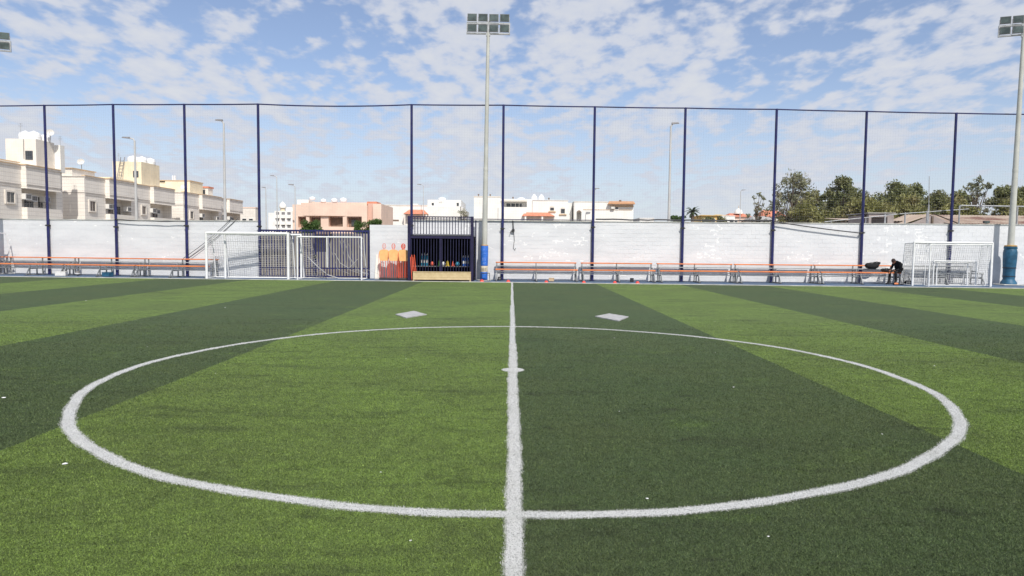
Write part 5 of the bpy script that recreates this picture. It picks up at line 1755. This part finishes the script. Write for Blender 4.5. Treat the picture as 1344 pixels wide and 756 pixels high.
def tree(x, y, h, rx, lab, mt, n, seed, sparse=False, size=.14, crown0=.30, nclump=40, name='broadleaf_tree'):
    t = thing(name, lab, 'tree', (x, y, 0), 0, 'trees behind the right wall')
    r_ = random.Random(seed)
    tr = MB()
    top = h * (.62 if not sparse else .75)
    lean = r_.uniform(-.3, .3)
    tr.tube([(0, 0, 0), (.1 * lean, 0, h * .2), (lean * .5, .1, h * .4), (lean, .1, top)], [.2, .16, .12, .05], 8)
    cl = []
    for i in range(nclump):
        an = r_.uniform(0, 2 * math.pi)
        u = r_.random() ** .5
        z = crown0 + (1 - crown0) * r_.random() ** .85
        env = math.sin(math.pi * min(1, (z - crown0 + .12) / (1.12 - crown0)) ** .85) ** .6
        q = Vector((rx * u * env * math.cos(an), rx * .8 * u * env * math.sin(an), h * (z * .95)))
        w = r_.uniform(.5, 1.4)
        cl.append((q.x, q.y, q.z, w, r_.uniform(.35, .85) * (rx / 2.6) * (.8 if sparse else 1.0)))
        if i % 2 == 0 or sparse:
            s0 = Vector((lean * (.3 + .5 * z), .05, h * (.18 + .5 * r_.random() * z)))
            mid = s0.lerp(q, .55) + Vector((0, 0, .25))
            tr.tube([s0, mid, q], [.055, .032, .012], 5)
    tr.build('trunk', 'bark', t, True)
    leaves('crown', cl, int(n * (1.2 if sparse else 1.6)), .6, size * 1.15, mt, t, .85, .25, seed)
    return t
TB = 'behind the right wall'
tree(26.6, 66, 9.2, 3.0, 'tall sparse olive leaved tree with sky showing through, beyond the fourth bench', 'leafgrey', 3300, 3, True, .12, .32, 90)
tree(24.0, 68, 7.6, 1.2, 'thin scraggly sapling beside the tall sparse tree', 'leafgrey', 330, 4, True, .12, .4, 22)
tree(28.7, 67, 7.2, 2.9, 'rounded golden green tree between the sparse tree and the open crowned one', 'leafgold', 4600, 12, False, .12, .25, 60)
tree(30.8, 65, 8.5, 2.3, 'open crowned dark olive tree with forked top', 'leafmid', 3000, 5, False, .12, .38, 46)
tree(26.8, 63, 6.0, 2.9, 'low golden bushy tree under the tall sparse tree', 'leafgold', 3400, 6, False, .12, .25, 50)
tree(31.8, 62, 6.5, 3.0, 'low bright green bushy tree under the open crowned tree', 'leafgold', 5600, 7, False, .12, .25, 60)
tree(33.9, 69, 7.8, 2.7, 'mid green tree rising between the navy posts', 'leafmid', 4600, 8, False, .12, .25, 52)
tree(36.2, 66, 8.2, 2.8, 'dense dark green tree beyond the block shed', 'leafmid', 5600, 9, False, .12, .25, 62)
tree(38.7, 67, 8.0, 2.7, 'dense olive tree behind the thin bare mast', 'leafmid', 5200, 10, False, .12, .25, 60)
tree(35.2, 62, 6.4, 3.0, 'low golden green bush tree beyond the flat roofed shed', 'leafgold', 5600, 11, False, .12, .25, 56)
tree(41.4, 68, 7.6, 2.6, 'mid green tree behind the gabled shed roof', 'leafmid', 4600, 13, False, .12, .25, 52)
tree(43.4, 65, 8.9, 2.0, 'tall wispy tree rising above the gabled shed', 'leafgrey', 1300, 14, True, .12, .35, 50)
tree(44.4, 69, 7.6, 2.7, 'dense tree beyond the gabled shed, between wispy tree and mast', 'leafmid', 4800, 15, False, .12, .25, 54)
tree(47.4, 67, 7.9, 2.7, 'dense tree directly behind the teal footed mast', 'leafmid', 5000, 16, False, .12, .25, 56)
tree(50.4, 68, 8.2, 2.8, 'dense tree past the teal footed mast', 'leafmid', 4800, 17, False, .12, .25, 54)
tree(39.6, 62, 6.2, 3.0, 'low olive bush tree close behind the gabled shed', 'leafgold', 5200, 18, False, .12, .25, 54)
tree(45.2, 62.5, 6.3, 3.0, 'low olive bush tree behind the far end of the gabled shed', 'leafgold', 5200, 19, False, .12, .25, 54)

tree(37.6, 70, 7.3, 2.4, 'olive tree filling the gap behind the dense dark green tree', 'leafmid', 4200, 41, False, .12, .25, 50)
tree(42.6, 71, 7.4, 2.4, 'olive tree filling the gap between the gabled shed tree and the wispy tree', 'leafmid', 4200, 42, False, .12, .25, 50)
tree(46.2, 72, 7.5, 2.4, 'olive tree in the rear, between the wispy tree and the teal footed mast', 'leafmid', 4200, 43, False, .12, .25, 50)
tree(32.6, 71, 7.4, 2.2, 'olive tree in the rear, behind the open crowned tree', 'leafmid', 3600, 44, False, .12, .25, 46)

def shrub(x, y, z0, rx, h, lab, mt, n, seed, size=.1):
    t = thing('street_shrub', lab, 'shrub', (x, y, 0))
    r_ = random.Random(seed)
    cl = [(r_.uniform(-rx, rx), r_.uniform(-.7, .7), z0 + (h - z0) * r_.random() ** .8 * (.9 if abs(i) else 1), r_.uniform(.6, 1.3), .42) for i in range(34)]
    st = MB().tube([(0, 0, 0), (.05, 0, z0 * .6), (0, 0, z0 + .5)], [.09, .07, .04], 7)
    for c in cl[:9]:
        st.tube([(0, 0, z0 * .6), (c[0] * .5, c[1] * .5, z0), c[:3]], [.04, .03, .012], 5)
    st.build('trunk', 'bark', t, True)
    leaves('crown', cl, n, .35, size, mt, t, .8, .1, seed)
shrub(-20.1, 70, 2.2, .80, 4.15, 'clipped green street tree before the pink house, beside its shaded doorway', 'leafgreen', 5200, 31, .085)
shrub(-14.4, 70, 2.4, 1.25, 4.25, 'wide green street tree before the pink house corner, at the short wall', 'leafgreen', 7000, 32, .085)
shrub(-7.6, 108, 5.2, .55, 7.6, 'sparse creeper shrub at the end of the white house', 'leafgrey', 500, 33, .12)
shrub(35.4, 150, 6.5, 1.6, 8.6, 'far dark bush between the palm and the grey street lamp', 'leafgreen', 1600, 34, .2)
shrub(40.9, 146, 6.3, 1.1, 8.4, 'far bush between the palm and the yellow house', 'leafmid', 1100, 35, .2)
shrub(43.6, 144, 6.0, .9, 8.2, 'far bush between the yellow and white houses', 'leafmid', 1000, 36, .2)
# palm
t = thing('palm_tree', 'small date palm standing alone among the far houses', 'palm', (38.9, 150, 0))
MB().lathe([(.42, 0), (.36, 3), (.34, 6), (.38, 8.6), (.42, 9.3), (.2, 9.6)], n=10).build('trunk', 'bark', t, True)
for i in range(22):
    a = i * 2.39996
    el = R(78 - 100 * (i / 22))
    L = 2.3
    d = Vector((math.cos(a), math.sin(a), 0))
    vs, fs = [], []
    p = Vector((0, 0, 9.4))
    e = el
    side = Vector((-math.sin(a), math.cos(a), 0))
    for k in range(6):
        w = .26 * math.sin(math.pi * (k + .6) / 6.4)
        vs += [p + side * w - Vector((0, 0, w * .5)), p, p - side * w - Vector((0, 0, w * .5))]
        p = p + (d * math.cos(e) + Vector((0, 0, math.sin(e)))) * L / 6
        e -= R(16)
    for k in range(5):
        for q in (0, 1):
            b = k * 3 + q
            fs.append((b, b + 1, b + 4, b + 3))
    MB().add(vs, fs).build('frond', 'palm', t)
for o in bpy.data.objects:
    if o.type == 'MESH' and 'tint' not in o.data.attributes and o.name.startswith('frond'):
        at = o.data.attributes.new('tint', 'FLOAT', 'FACE')
        at.data.foreach_set('value', [random.random()] * len(o.data.polygons))

scene.render.resolution_x = 1024
scene.render.resolution_y = 576
scene.render.engine = 'CYCLES'
